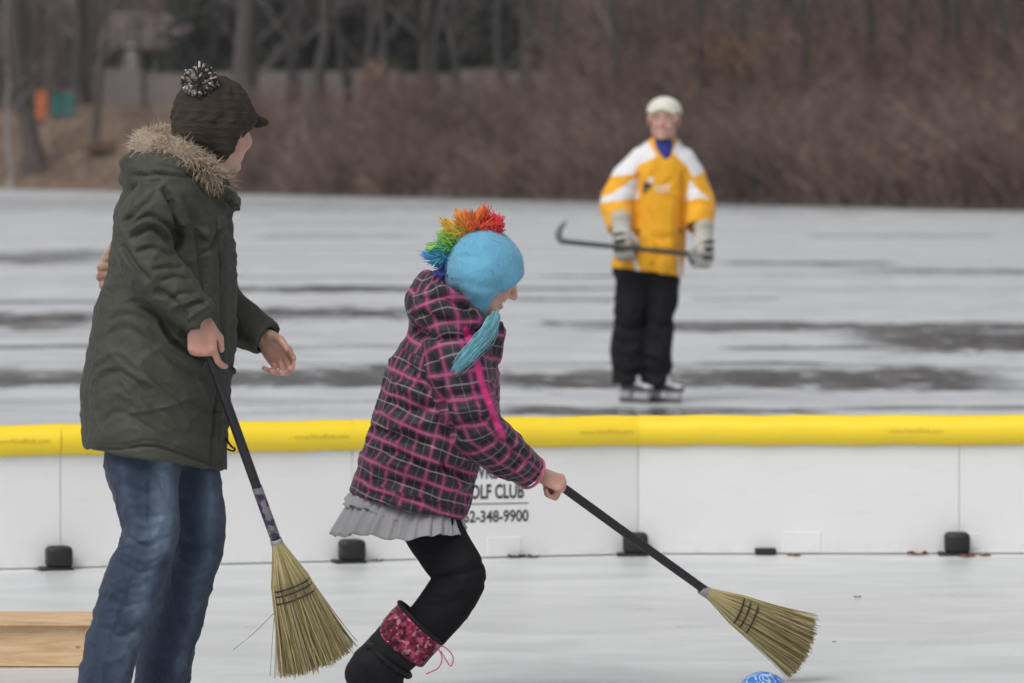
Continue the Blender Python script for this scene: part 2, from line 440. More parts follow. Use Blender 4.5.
    g.bump(g.noise(mb.outputs[0], 3.0, 3, 0.5), 0.05, 0.01, g.b.inputs['Normal'].links[0].from_socket)
    return g.fin(col, rough, IOR=1.31, Specular_IOR_Level=0.42)
ICE = ice_material()
def sheet(name, x0, x1, y0, y1, z, mat):
    o = mk(name, [(x0, y0, z), (x1, y0, z), (x1, y1, z), (x0, y1, z)], [[0, 1, 2, 3]], mat, smooth=False); o['kind'] = 'structure'; return o
sheet('lake_ice', -400, 400, -60, 420, 0.0, ICE)

# ---- far bank
def shore_Y(u):
    return Yground(np.clip(189.5 + 0.0215 * np.asarray(u, float), 184.5, 216))
def bank_z(u, d):
    u = np.asarray(u, float); d = np.asarray(d, float); Y = shore_Y(u) + d
    s = np.clip(d / 21.0, 0, 1); z = 0.40 * (1 - np.exp(-np.clip(d, 0, 99) / 0.7)) + 3.05 * s * s * (3 - 2 * s)
    z = np.where(d < 0, d * 0.35, z)
    z = z + np.clip(Y - 224, 0, 400) * 0.135
    z = z + np.where(d > 0.6, 0.16 * np.sin(u * 0.043 + d * 0.31) * np.sin(u * 0.017 - d * 0.47 + 1.3), 0)
    return z
def bank(u, d):
    Y = shore_Y(u) + d; return np.array([(u - 512) * Y / FPX, Y, float(bank_z(u, d))])
def bank_at(u, Y):
    return bank(u, Y - float(shore_Y(u)))
us = np.linspace(-1400, 2400, 260); ds = np.concatenate([np.linspace(-4, 6, 26), np.linspace(6.6, 60, 60), np.linspace(62, 260, 50)])
UU, DD = np.meshgrid(us, ds, indexing='ij'); YY = shore_Y(UU) + DD
BV = np.stack([(UU - 512) * YY / FPX, YY, bank_z(UU, DD)], -1).reshape(-1, 3)
BV[:, 2] += vnoise(BV, 0.9) * 0.10 * (DD.ravel() > 0.3) + vnoise(BV, 2.4) * 0.05 * (DD.ravel() > 0.3)
ii = np.arange(len(us) * len(ds)).reshape(len(us), len(ds))
BF = np.stack([ii[:-1, :-1], ii[1:, :-1], ii[1:, 1:], ii[:-1, 1:]], -1).reshape(-1, 4)
def litter_material():
    g = Nodes('leaf_litter'); p = g.pos((1, 1, 1), 'World')
    c = g.ramp(g.noise(p, 0.55, 6, 0.7), [(0.28, (0.060, 0.046, 0.040)), (0.48, (0.125, 0.083, 0.060)), (0.62, (0.185, 0.125, 0.085)), (0.8, (0.105, 0.088, 0.075))])
    c = g.mix(g.step(g.noise(p, 3.2, 4, 0.7), 0.5, 0.75), c, (0.22, 0.155, 0.105)); c = g.mix(g.attr('soil'), c, g.mix(g.noise(p, 1.2, 4), (0.045, 0.036, 0.033), (0.095, 0.072, 0.060)))
    g.bump(g.noise(p, 7.0, 4, 0.7), 0.6, 0.08); return g.fin(c, 0.95)
bk = mk('lake_bank', BV, BF, litter_material(), attrs={'soil': np.clip((UU.ravel() + 18 * vnoise(BV, .35) - 200) / 60, 0, 1)}); bk['kind'] = 'structure'

# ---- rink boards
BY = lambda v: Yground(v)
seam_px = [(-236, 574), (60, 568.5), (352, 561.5), (638, 554.5), (959, 554.0), (1278, 554.0)]
SEAM = [W(u, v, BY(v)) for u, v in seam_px]; SEAM = [np.array([p[0], p[1], 0]) for p in SEAM]
mid = np.mean(SEAM, axis=0)
barrier = empty('rink_barrier', (mid[0], mid[1], 0), 'low white rink boards with a yellow padded top running right across the ice', 'barrier')
def board_material():
    g = Nodes('white_plastic_board'); p = g.pos((1, 1, 1), 'World')
    c = g.mix(g.noise(p, 2.5, 5, 0.6), (0.70, 0.70, 0.705), (0.79, 0.79, 0.79))
    sm = g.noise(g.pos((2.0, 2.0, 9.0), 'World'), 3.0, 4, 0.7)
    c = g.mix(g.math('MULTIPLY', g.step(sm, 0.58, 0.78), 0.25), c, (0.52, 0.515, 0.50))
    xyz = g.n('ShaderNodeSeparateXYZ'); g.l(p, xyz.inputs[0])
    spl = g.math('MULTIPLY', g.step(xyz.outputs[2], 0.07, 0.0), g.step(g.noise(p, 11, 5, 0.7), 0.45, 0.75))
    c = g.mix(g.math('MULTIPLY', spl, 0.35), c, (0.42, 0.41, 0.39))
    g.bump(g.noise(p, 6.0, 3, 0.5), 0.08, 0.01)
    return g.fin(c, 0.38)
M_board = board_material()
M_yellow = simple('yellow_foam_cap', (0.90, 0.66, 0.026), 0.40, 0.05, 3.0, 0.10, 40.0, kind='World')
M_blackp = simple('black_plastic', (0.010, 0.010, 0.011), 0.5, 0.2, 10)
M_ink = simple('dark_print', (0.030, 0.030, 0.038), 0.6, 0.1, 10)
M_faint = simple('faint_brown_print', (0.62, 0.42, 0.03), 0.6, 0.2, 30)
M_steel = simple('grey_metal', (0.30, 0.30, 0.31), 0.4, 0.1, 10, Metallic=0.8)
PANEL_H, CAP_R = 0.425, 0.0615

def text_mesh(body, size, extrude=0.0012, offset=0.0, xscale=1.0, spacing=1.0, align='LEFT'):
    cu = bpy.data.curves.new('t', 'FONT'); cu.body = body; cu.size = size; cu.extrude = extrude; cu.offset = offset
    cu.space_character = spacing; cu.align_x = align; cu.resolution_u = 3
    o = bpy.data.objects.new('t', cu); COL.objects.link(o); dg = bpy.context.evaluated_depsgraph_get(); dg.update()
    me = bpy.data.meshes.new_from_object(o.evaluated_get(dg))
    V = np.array([v.co[:] for v in me.vertices]) * np.array([xscale, 1, 1]); F = [list(p.vertices) for p in me.polygons]
    bpy.data.objects.remove(o); bpy.data.curves.remove(cu); bpy.data.meshes.remove(me)
    return V, F

panels = []
for i in range(len(SEAM) - 1):
    a, b = SEAM[i], SEAM[i + 1]; d = b - a; L = np.linalg.norm(d); t = d / L; n = np.array([t[1], -t[0], 0])   # n faces the camera
    R = np.stack([t, -n, np.array([0, 0, 1])], 1)
    V, F = boxm((0, 0, 0), (L - 0.0016, 0.045, PANEL_H), 0.002, seg=1)
    V = V @ R.T + (a + b) / 2 - n * 0.0225 + np.array([0, 0, PANEL_H / 2 + 0.004])
    p = mk('panel', V, F, M_board, barrier, smooth=False); panels.append((p, a, t, n, R, L))
    # padded cap: fat foam tube split over the board's top edge
    ring = []; NS = max(2, 10)
    prof = [(CAP_R * math.sin(q), 0.012 + CAP_R * math.cos(q)) for q in np.linspace(-2.55, 2.55, 22)] + [(0.024, -0.035), (0.024, -0.012), (-0.024, -0.012), (-0.024, -0.035)]
    V = []; F = []; m = len(prof)
    for k in range(NS + 1):
        s = L * k / NS
        sag = 0.0022 * math.sin(k * 2.1 + i)
        for (py, pz) in prof:
            V.append(a + t * s + n * (py - 0.0) - n * 0.0225 + np.array([0, 0, PANEL_H + 0.028 + pz + sag]))
    for k in range(NS):
        for j in range(m): F.append([k * m + j, k * m + (j + 1) % m, (k + 1) * m + (j + 1) % m, (k + 1) * m + j])
    c = mk('padded_cap', V, F, M_yellow, barrier)
    # small maker's line on the cap
    tv, tf = text_mesh('www.NiceRink.com', 0.026, 0.0006, 0.0, 1.0)
    tw = tv[:, 0].max(); cpx = [None, 318, 604, 915, 1240][i] if i else 18
    base = W(cpx, 437, a[1] + (b[1] - a[1]) * 0.5); s0 = (base[0] - a[0]) / t[0] - tw / 2
    q = 1.52; P0 = a + t * s0 - n * 0.0225 + n * (CAP_R + 0.0005) + np.array([0, 0, PANEL_H + 0.036])
    Vt = P0 + tv[:, :1] * t + tv[:, 1:2] * np.array([0, 0, 1]) + tv[:, 2:3] * n
    mk('lettering', Vt, tf, M_faint, c, smooth=False)
for i in range(1, len(SEAM) - 1):
    a = SEAM[i]; p, _, t, n, R, L = panels[i]
    V1, F1 = boxm((0, 0, 0.047), (0.094, 0.085, 0.080), 0.018, seg=3)
    V2, F2 = boxm((-0.012, 0, 0.006), (0.118, 0.088, 0.010), 0.003)
    V, F = joinm([(V1, F1), (V2, F2)]); V = V @ R.T + a + n * 0.047 - t * 0.012
    mk('corner_bracket', V, F, M_blackp, barrier)
    V, F = boxm((0, 0, 0), (0.0022, 0.003, PANEL_H - 0.03), 0.0)
    mk('seam_strip', V @ R.T + a + n * 0.0005 + np.array([0, 0, PANEL_H / 2 + .01]), F, simple('grey_seam', (0.68, 0.68, 0.67), 0.7), barrier, smooth=False)
def on_panel(i, u, z, proud):
    """point on a panel's face at pixel column u, height z"""
    p, a, t, n, R, L = panels[i]; s = 0.5
    # intersect view ray column with panel plane
    k = (u - 512) / FPX; den = k * t[1] - t[0]; s = (a[0] - k * a[1]) / den
    return a + t * s + n * proud + np.array([0, 0, z])
# moulded hand slots, raised a few millimetres
for (i, u0, u1, z0, z1) in [(2, 487, 521, 0.006, 0.078), (3, 783, 821, 0.006, 0.085), (3, 966, 978, 0.02, 0.08), (1, 128, 168, 0.006, 0.08), (4, 1084, 1122, 0.006, 0.085)]:
    j = min(i, 4) if u0 < 959 else 4
    A, B = on_panel(j, u0, z0, 0), on_panel(j, u1, z1, 0); p, a, t, n, R, L = panels[j]
    V, F = boxm((0, 0, 0), (np.linalg.norm((B - A)[:2]), 0.006, z1 - z0), 0.002)
    mk('hand_slot', V @ R.T + (A + B) / 2, F, M_board, barrier, smooth=False)
A = on_panel(3, 765, 0.014, 0.02); V, F = boxm((0, 0, 0), (0.078, 0.05, 0.022), 0.003); mk('rubber_foot', V @ panels[3][4].T + A, F, M_blackp, barrier, smooth=False)
# print on the board: club name, rule and telephone number
p2, a2, t2, n2, R2, L2 = panels[2]
def board_text(body, u0, u1, v0, v1, off, extra=0.0):
    V, F = text_mesh(body, 1.0, 0.0, off)
    mn, mx = V.min(0), V.max(0)
    Yc = float(on_panel(2, (u0 + u1) / 2, 0, 0)[1]); zt = W(0, v0, Yc)[2]; zb = W(0, v1, Yc)[2]
    A = on_panel(2, u0, 0, 0.0); B = on_panel(2, u1, 0, 0.0)
    q = (V - mn) / np.maximum(mx - mn, 1e-6)
    P = A + (B - A) * q[:, :1] + np.array([0, 0, 1.0]) * (zb + (zt - zb) * q[:, 1:2]) + n2 * 0.0012
    mk('lettering', P, F, M_ink, p2, smooth=False)
board_text('HAWKS VIEW', 457, 530, 464, 479, 0.030)
board_text('GOLF CLUB', 461.5, 524, 484, 499, 0.030)
board_text('262-348-9900', 456.5, 528.5, 510, 522.5, 0.026)
A, B = on_panel(2, 457, 0, .001), on_panel(2, 528.5, 0, .001); Yc = A[1]; z = W(0, 504.5, Yc)[2]
V, F = boxm((0, 0, 0), (np.linalg.norm(B - A), 0.001, 0.0038)); mk('printed_rule', V @ R2.T + (A + B) / 2 + np.array([0, 0, z]), F, M_ink, p2, smooth=False)

# ---- woods on the far bank
M_bark = simple('grey_bark', (0.046, 0.042, 0.041), 0.95, 0.35, 1.2, 0.5, 6.0, axis=(1, 1, .25), bd=0.03)
M_bark2 = simple('brown_grey_bark', (0.070, 0.060, 0.057), 0.95, 0.3, 1.2, 0.5, 6.0, axis=(1, 1, .25), bd=0.03)
M_barkp = simple('pale_bark', (0.22, 0.20, 0.19), 0.95, 0.25, 1.5, 0.4, 6.0, axis=(1, 1, .25), bd=0.02)
M_twig = simple('twigs', (0.085, 0.066, 0.062), 0.95, 0.3, 0.5, attr='col')
def branches_from(P, R, count, seed, f0, f1, length, ratio, up, m=5, spread=1.0):
    """branches leaving polylines P (N,m,3): count each"""
    r = np.random.default_rng(seed); N, M, _ = P.shape; outP, outR = [], []
    for i in range(N):
        for f in np.sort(r.uniform(f0, f1, count)):
            x = f * (M - 1); k = min(int(x), M - 2); w = x - k; b = P[i, k] * (1 - w) + P[i, k + 1] * w; rb = R[i, k] * (1 - w) + R[i, k + 1] * w
            t = nrm(P[i, k + 1] - P[i, k]); q = r.normal(size=3); q = nrm(q - t * (q @ t)); d = nrm(t * 0.55 + q * spread + np.array([0, 0, up]))
            Ln = length * (1.15 - f * 0.7) * r.uniform(0.65, 1.25); c = r.normal(size=3) * 0.25; s = np.linspace(0, 1, m)[:, None]
            pts = b + d * Ln * s + (c + np.array([0, 0, up * 0.5])) * Ln * (s ** 2) * 0.45
            outP.append(pts); outR.append(np.linspace(min(rb * ratio, 0.16), max(rb * 0.10, 0.006), m))
    return np.array(outP), np.array(outR)
def tree_meshes(seed, H, r0, lean=(0, 0), first=0.22, limbs=13, sub=5, tw=5):
    r = np.random.default_rng(seed); m = 11; s = np.linspace(0, 1, m)
    wob = np.cumsum(r.normal(size=(m, 2)), 0) * 0.10 * (H / 14); wob -= wob[0]
    T = np.stack([wob[:, 0] + lean[0] * s * H + 0, wob[:, 1] + lean[1] * s * H, s * H - 0.25], 1)[None]
    TR = (r0 * (1 - s) ** 0.75 + 0.02 + r0 * 0.7 * np.exp(-s * H / 0.35))[None]
    Vt, Ft = strands(T, TR, 12, seed)
    L1, R1 = branches_from(T, TR, limbs, seed + 1, first, 0.96, H * 0.36, 0.55, 0.45, 7)
    L2, R2_ = branches_from(L1, R1, sub, seed + 2, 0.25, 1.0, H * 0.13, 0.55, 0.25, 5)
    L3, R3 = branches_from(L2, R2_, tw, seed + 3, 0.2, 1.0, H * 0.06, 0.6, 0.12, 4)
    a = [strands(L1, R1, 6, 1), strands(L2, R2_, 4, 2), strands(L3, np.maximum(R3, 0.010), 3, 3)]
    V = []; F = []; o = 0
    for v, f in a: V.append(v); F.append(f + o); o += len(v)
    return (Vt, Ft), (np.vstack(V), np.vstack(F))
def make_tree(name, seed, H, r0, loc, label, cat='tree', group=None, mat=None, lean=(0, 0), **kw):
    (Vt, Ft), (Vc, Fc) = tree_meshes(seed, H, r0, lean, **kw)
    t = empty(name, loc, label, cat, group)
    mk('trunk', Vt, Ft, mat or M_bark, t, local=True)
    mk('crown', Vc, Fc, M_twig, t, local=True, attrs={'col': np.tile([0.150, 0.126, 0.122], (len(Vc), 1))})
    return t
def pxm(px, Y): return px * Y / FPX
own = [  # u base, Y, trunk px width, height, lean x, material, label
    (36, 191, 21, 15, -0.17, M_bark2, 'thick leaning bare tree at the water edge, trunk bending out of the picture corner'),
    (12, 190.5, 6, 9, -0.02, M_barkp, 'slim pale young tree on the bank, close beside the thick leaning tree'),
    (80, 205, 15, 16, -0.01, M_bark, 'dark upright bare tree growing right behind the teal bins'),
    (95, 190.2, 8, 13, 0.0, M_bark2, 'slender straight tree at the foot of the leafy brown slope'),
    (245, 186, 25, 17, -0.012, M_bark2, 'stout upright bare tree rising behind the knitted peaked hat'),
    (318, 196, 15, 16, 0.02, M_bark2, 'upright bare tree near the broken dark snag'),
    (384, 184, 9, 14, 0.01, M_bark, 'thin bare tree seen above the child with the rainbow hat crest'),
    (432, 181, 8, 13, 0.10, M_bark, 'thin bare tree leaning to the right in front of the long fence'),
    (502, 172, 10, 15, -0.005, M_bark, 'straight bare tree in front of the fence end, left of its neighbour of like width'),
    (555, 168, 9, 15, 0.005, M_bark, 'straight bare tree nearest to the hockey player on his stick side'),
    (786, 152, 7, 13, -0.10, M_bark2, 'slanting bare sapling behind the tawny leafy shrubs'),
    (828, 176, 7, 14, -0.015, M_barkp, 'pale thin tree, one of a close pair behind the brush'),
    (838, 177, 7, 14, 0.012, M_barkp, 'pale thin tree, the other of a close pair, nearer the fallen log'),
    (940, 140, 10, 14, -0.03, M_bark, 'dark bare tree above the fallen log at the water edge'),
    (992, 150, 13, 15, 0.01, M_bark, 'dark bare tree closest to the end of the shore in view'),
]
for i, (u, Y, w, H, ln, m, lab) in enumerate(own):
    make_tree('bare_tree', 100 + i * 7, H, pxm(w, Y) * 0.44, bank_at(u, Y), lab, mat=m, lean=(ln, 0.0), group='bare trees on the far bank', first=0.30, limbs=9, sub=4, tw=4)
# more trees deeper in the wood, told apart by nothing
protos = []
for k in range(4):
    protos.append(make_tree('wood_tree', 300 + k * 11, 13 + k, 0.15 + 0.03 * k, (0, 0, 0), 'x', mat=[M_bark, M_bark2][k % 2], first=0.12, limbs=15, sub=5, tw=5))
rr = np.random.default_rng(8); first = [True] * 4
for k in range(46):
    u = -60 + 1150 * (k + rr.uniform(0, 0.9)) / 46; lo = float(shore_Y(u)) + 22; Y = rr.uniform(max(lo, 175), 252)
    if 90 < u < 240 and Y < 232: Y = rr.uniform(232, 255)
    j = k % 4; o = protos[j] if first[j] else copy_tree(protos[j]); first[j] = False
    o.location = tuple(bank_at(u, Y)); o.rotation_euler = (0, 0, rr.uniform(0, 6.28)); s = rr.uniform(0.8, 1.2); o.scale = (s, s, s)
    o['label'] = 'bare tree deep in the wood behind the shoreline brush, one of many alike'; o['category'] = 'tree'; o['group'] = 'bare trees deep in the wood'

# slim dark trees among the tall brush
for k, (u, Y, w, ln) in enumerate([(612, 150, 5, .02), (700, 147, 6, -.02), (742, 153, 5, .03), (806, 143, 6, .0), (868, 146, 7, -.02), (905, 139, 5, .04), (962, 137, 7, .01), (1012, 134, 6, -.03), (460, 178, 6, -.03), (290, 188, 7, .01), (350, 186, 5, -.04)]):
    make_tree('slim_tree', 500 + 5 * k, 12, pxm(w, Y) * .42, bank_at(u, Y), 'slim dark bare tree standing in the brush, one of several alike', mat=M_bark, lean=(ln, 0), group='slim dark trees in the brush', first=.25, limbs=8, sub=4, tw=4)
# evergreens: dark drooping masses
M_needle = simple('dark_needles', (0.020, 0.028, 0.024), 0.9, 0.4, 0.8, attr='col')
def evergreen(seed, H, rad, loc, label):
    r = np.random.default_rng(seed); t = empty('evergreen_tree', loc, label, 'tree', 'dark evergreens in the wood')
    s = np.linspace(0, 1, 8); T = np.stack([0 * s, 0 * s, s * H - .2], 1)[None]; V, F = strands(T, (0.19 * (1 - s) + .02)[None], 10, 1); mk('trunk', V, F, M_bark, t, local=True)
    P, R = [], []
    for k in range(150):
        f = r.uniform(0.10, 0.99); z = f * H; L = rad * (1.04 - f) ** 0.7 * r.uniform(0.7, 1.15); a = r.uniform(0, 6.28); d = np.array([math.cos(a), math.sin(a), r.uniform(-.25, .1)])
        q = np.linspace(0, 1, 5)[:, None]; pts = np.array([0, 0, z]) + d * L * q + np.array([0, 0, -0.25 * L]) * q ** 2
        for j in range(14):
            w = r.uniform(0.15, 1); c = pts[0] + (pts[-1] - pts[0]) * w + np.array([0, 0, -0.25 * L]) * (w * w - w); e = nrm(d * 0.6 + r.normal(size=3) * 0.6 + np.array([0, 0, -0.45])) * r.uniform(.35, .75)
            P.append(c + e * np.linspace(0, 1, 3)[:, None]); R.append([0.03, 0.085, 0.01])
        P.append(pts[[0, 2, 4]]); R.append([0.03, 0.02, 0.01])
    V, F = strands(P, R, 4, seed); col = np.tile([0.020, 0.027, 0.024], (len(V), 1)) * (0.7 + 0.8 * r.random((len(P), 1))).repeat(12, 0)
    mk('crown', V, F, M_needle, t, local=True, attrs={'col': col})
ev = [(168, 232, 15, 3.4, 'dark evergreen behind the pale house roof'), (212, 216, 13, 3.0, 'dark evergreen rising over the fence behind the woman in the parka'),
      (292, 213, 14, 3.0, 'dark evergreen between the stout tree and the broken snag'), (365, 213, 15, 3.6, 'broad dark evergreen above the girl, left of a second one'),
      (424, 212, 14, 3.6, 'broad dark evergreen above the girl, right of a second one'), (528, 213, 13, 3.2, 'dark evergreen low behind the fence end'),
      (575, 214, 14, 3.0, 'dark evergreen between the fence end and the hockey player'), (772, 196, 15, 3.0, 'dark evergreen above the tawny leafy shrubs'), (985, 176, 14, 3.0, 'dark evergreen at the end of the wood in view')]
for i, (u, Y, H, rd, lab) in enumerate(ev): evergreen(40 + i, H, rd, bank_at(u, Y), lab)

# the wood's massed saplings and the shoreline thicket (nobody could count them)
def thicket(name, n, seed, ufn, dfn, hfn, rfn, label, cat, cols, bend=0.35, m=5, tw=4, twl=0.5):
    r = np.random.default_rng(seed); u = ufn(r, n); Y = shore_Y(u) + dfn(r, n, u)
    base = np.stack([(u - 512) * Y / FPX, Y, bank_z(u, Y - shore_Y(u)) - 0.05], 1); H = hfn(r, n, u); s = np.linspace(0, 1, m)
    d = r.normal(size=(n, 3)) * bend; d[:, 2] = 1; c = r.normal(size=(n, 3)) * bend * 1.1; c[:, 2] = -np.abs(c[:, 2]) * .4
    P = base[:, None, :] + H[:, None, None] * (d[:, None, :] * s[None, :, None] * 0.9 + c[:, None, :] * (s ** 2)[None, :, None] * .6)
    r0 = rfn(r, n); R = r0[:, None] * (1 - 0.85 * s)[None] + 0.004
    V, F = strands(P, R, 3, seed); pal = np.asarray(cols); ci = pal[r.integers(0, len(pal), n)] * r.uniform(.55, 1.35, (n, 1)) * (1 + .45 * vnoise(base, .45) + .25 * vnoise(base + 9, 1.3))[:, None]; C = ci.repeat(m * 3, 0)
    Vs, Fs, Cs = [V], [F], [C]
    if tw:
        k = n * tw; bi = np.repeat(np.arange(n), tw); f = r.uniform(.2, .98, k); x = f * (m - 1); j = np.minimum(x.astype(int), m - 2); w = (x - j)[:, None]
        b = P[bi, j] * (1 - w) + P[bi, j + 1] * w; e = r.normal(size=(k, 3)); e[:, 2] = np.abs(e[:, 2]) * .7 + .2; e = nrm(e) * (H[bi] * twl * r.uniform(.3, 1, k) * .5)[:, None]
        q = np.linspace(0, 1, 3); P2 = b[:, None] + e[:, None] * q[None, :, None] + (r.normal(size=(k, 3)) * .12 * H[bi, None] * twl)[:, None] * (q ** 2)[None, :, None]
        R2 = (r0[bi] * 0.45)[:, None] * (1 - .8 * q)[None] + 0.004
        V2, F2 = strands(P2, R2, 3, seed + 1); Vs.append(V2); Fs.append(F2 + len(V)); Cs.append(ci[bi].repeat(9, 0))
    o = mk(name, np.vstack(Vs), np.vstack(Fs), M_twig, None, attrs={'col': np.vstack(Cs)}); o['kind'] = 'stuff'; tag(o, label, cat); return o
grey = [(0.150, 0.122, 0.112), (0.12, 0.102, 0.098), (0.18, 0.142, 0.122), (0.09, 0.079, 0.078)]
red = [(0.170, 0.104, 0.086), (0.128, 0.090, 0.081), (0.22, 0.132, 0.098), (0.095, 0.072, 0.068), (0.165, 0.125, 0.107), (0.26, 0.195, 0.162)]
thicket('wood_saplings', 5200, 21, lambda r, n: r.uniform(-150, 1180, n), lambda r, n, u: np.clip(r.uniform(215, 268, n) - shore_Y(u), 20, 400),
        lambda r, n, u: r.uniform(4, 11, n), lambda r, n: r.uniform(0.02, 0.055, n), 'massed bare grey saplings filling the wood behind the bank', 'woodland', grey, 0.12, 6, 7, 0.30)
def brush_u(r, n): return np.where(r.random(n) < 0.94, 225 + 860 * r.random(n) ** 0.9, r.uniform(-150, 235, n))
thicket('shoreline_brush', 11500, 22, brush_u, lambda r, n, u: np.where(u > 225, (r.uniform(0.0, 1, n) ** 1.8) * np.where(u > 560, 26, 19) + .12, r.uniform(0.3, 20, n)),
        lambda r, n, u: (r.uniform(0.5, 1.7, n) + .5 * np.sin(u * .05) * np.sin(u * .017 + 1)).clip(.35) * np.where(u > 560, 1.7, 1.0) * np.where(u < 225, .55, 1), lambda r, n: r.uniform(0.008, 0.022, n), 'dense leafless brown brush along the far waterline', 'brush', red, 0.42, 5, 6, 0.55)
thicket('brush_behind', 5200, 23, lambda r, n: r.uniform(560, 1120, n), lambda r, n, u: r.uniform(20, 62, n),
        lambda r, n, u: r.uniform(2.5, 6.5, n), lambda r, n: r.uniform(0.012, 0.032, n), 'taller leafless brush rising behind the hockey player and towards the end of the shore', 'brush', red + grey, 0.25, 5, 6, 0.42).name = 'tall_brush'
# dead leaves still hanging: tawny shrubs
M_leaf = simple('dead_leaves', (0.2, 0.1, 0.04), 0.9, 0.2, 2, attr='col')
def leafy(u, Y, H, rad, col, label, seed):
    r = np.random.default_rng(seed); t = empty('leafy_shrub', bank_at(u, Y), label, 'shrub', 'shrubs holding dead leaves')
    n = 40; s = np.linspace(0, 1, 5); d = r.normal(size=(n, 3)) * .35; d[:, 2] = 1; P = (H * r.uniform(.6, 1, n))[:, None, None] * d[:, None] * s[None, :, None] * np.array([rad / H * 1.6, rad / H * 1.6, 1]); P[:, :, 2] -= .06
    V, F = strands(P, (0.022 * (1 - .8 * s))[None].repeat(n, 0), 4, seed); mk('stems', V, F, M_bark2, t, local=True)
    k = 800; b = P[r.integers(0, n, k), r.integers(1, 5, k)] + r.normal(size=(k, 3)) * .22; b[:, 2] = np.maximum(b[:, 2], 0.2); a = nrm(r.normal(size=(k, 3))) * .075; c = nrm(np.cross(a, r.normal(size=(k, 3)))) * .05
    V = np.stack([b - a, b + c, b + a, b - c], 1).reshape(-1, 3); F = np.arange(4 * k).reshape(-1, 4); C = (np.asarray(col) * r.uniform(.6, 1.4, (k, 1))).repeat(4, 0)
    o = mk('leaves', V, F, M_leaf, t, local=True, attrs={'col': C}, smooth=False); o['kind'] = 'stuff'
for i, (u, Y, H, rd, c, lab) in enumerate([(706, 150, 2.7, .9, (0.20, 0.115, 0.068), 'tall orange-brown leafy shrub just behind the hockey player'), (738, 148, 2.6, .9, (0.215, 0.125, 0.07), 'orange tawny leafy shrub in the middle of the wood edge'),
        (768, 149, 2.2, 0.8, (0.20, 0.16, 0.085), 'yellowish leafy shrub beside the orange tawny one'), (372, 176, 1.5, 0.6, (0.24, 0.15, 0.11), 'low pinkish-brown leafy shrub above the girl'),
        (590, 146, 0.9, 0.7, (0.19, 0.125, 0.085), 'small tan leafy clump at the waterline by the hockey stick'), (720, 137.5, 0.8, 0.6, (0.15, 0.10, 0.08), 'small brown leafy clump at the waterline behind the player glove'),
        (925, 126.5, 0.8, 0.5, (0.17, 0.115, 0.075), 'small tan clump on the waterline beside the fallen log'), (1008, 123.0, 0.7, 0.45, (0.16, 0.11, 0.08), 'small tan clump at the last of the waterline in view'),
        (100, 189.2, 0.5, 1.0, (0.19, 0.12, 0.075), 'heap of tan leaves at the foot of the brown slope')]): leafy(u, Y, H, rd, c, lab, 70 + i)
# fallen log and pale fallen branches
def log(u0, v0, Y0, u1, v1, Y1, r, mat, label, name, seed):
    A, B = W(u0, v0, Y0), W(u1, v1, Y1); s = np.linspace(0, 1, 9)[:, None]; rg = np.random.default_rng(seed)
    P = A + (B - A) * s + rg.normal(size=(9, 3)) * np.linalg.norm(B - A) * .012
    a = strands(P[None], (r * (1.1 - .5 * s[:, 0]))[None], 9, seed); L1, R1 = branches_from(P[None], (r * (1.1 - .5 * s[:, 0]))[None], 5, seed, .3, 1, .8, .45, .3, 4)
    b = strands(L1, R1, 5, seed); tag(mk(name, np.vstack([a[0], b[0]]), np.vstack([a[1], b[1] + len(a[0])]), mat), label, 'log')
log(884, 200, 128, 922, 178, 127.5, 0.20, simple('wet_black_wood', (0.018, 0.017, 0.017), .9), 'black fallen log sloping down to the waterline', 'fallen_log', 3)
log(832, 124, 141, 875, 108, 142, 0.07, M_barkp, 'pale fallen branch lying slantwise in the brush', 'fallen_branch', 4)
log(862, 98, 143, 932, 96, 144, 0.06, M_barkp, 'pale fallen branch lying level in the brush', 'fallen_branch', 5)
log(770, 200, 138, 785, 180, 138.5, 0.05, M_barkp, 'short pale branch poking up at the waterline', 'fallen_branch', 6)
p = bank_at(349, 194)
make_tree('dead_snag', 77, 1.75, 0.16, p, 'short broken dark tree snag standing above the slope', 'snag', mat=simple('blackened_wood', (0.022, 0.021, 0.023), .9), first=.4, limbs=3, sub=1, tw=1)

# ---- long board fence behind the wood edge
M_fence = simple('weathered_fence', (0.20, 0.175, 0.17), 0.95, 0.22, 1.6, axis=(1, 1, .2), kind='World')
FY = 208.0; x0 = (92 - 512) * FY / FPX; x1 = (606 - 512) * FY / FPX
fence = empty('board_fence', ((x0 + x1) / 2, FY, 3.4), 'long weathered grey-brown board fence standing along the top of the far bank', 'fence')
npan = 10; pw = (x1 - x0) / npan
for i in range(npan + 1):
    x = x0 + i * pw; z = float(bank_z(512 + FPX * x / FY, FY - shore_Y(512 + FPX * x / FY)))
    V, F = boxm((x, FY - .02, z + .92), (.13, .13, 2.05), .01); mk('fence_post', V, F, M_bark2, fence, smooth=False)
    if i < npan:
        xm = x + pw / 2; z = float(bank_z(512 + FPX * xm / FY, FY - shore_Y(512 + FPX * xm / FY)))
        pr = []
        for j in range(14):
            bx = x + .1 + (j + .5) * (pw - .2) / 14; pr.append(boxm((bx, FY + .07, z + .88 + random.uniform(-.02, .02)), ((pw - .2) / 14 - .012, .022, 1.78), 0))
        for zz in (.35, 1.45): pr.append(boxm((xm, FY + .11, z + zz), (pw, .05, .09), 0))
        V, F = joinm(pr); o = mk('board_panel', V, F, M_fence, fence, smooth=False); o['kind'] = 'stuff'

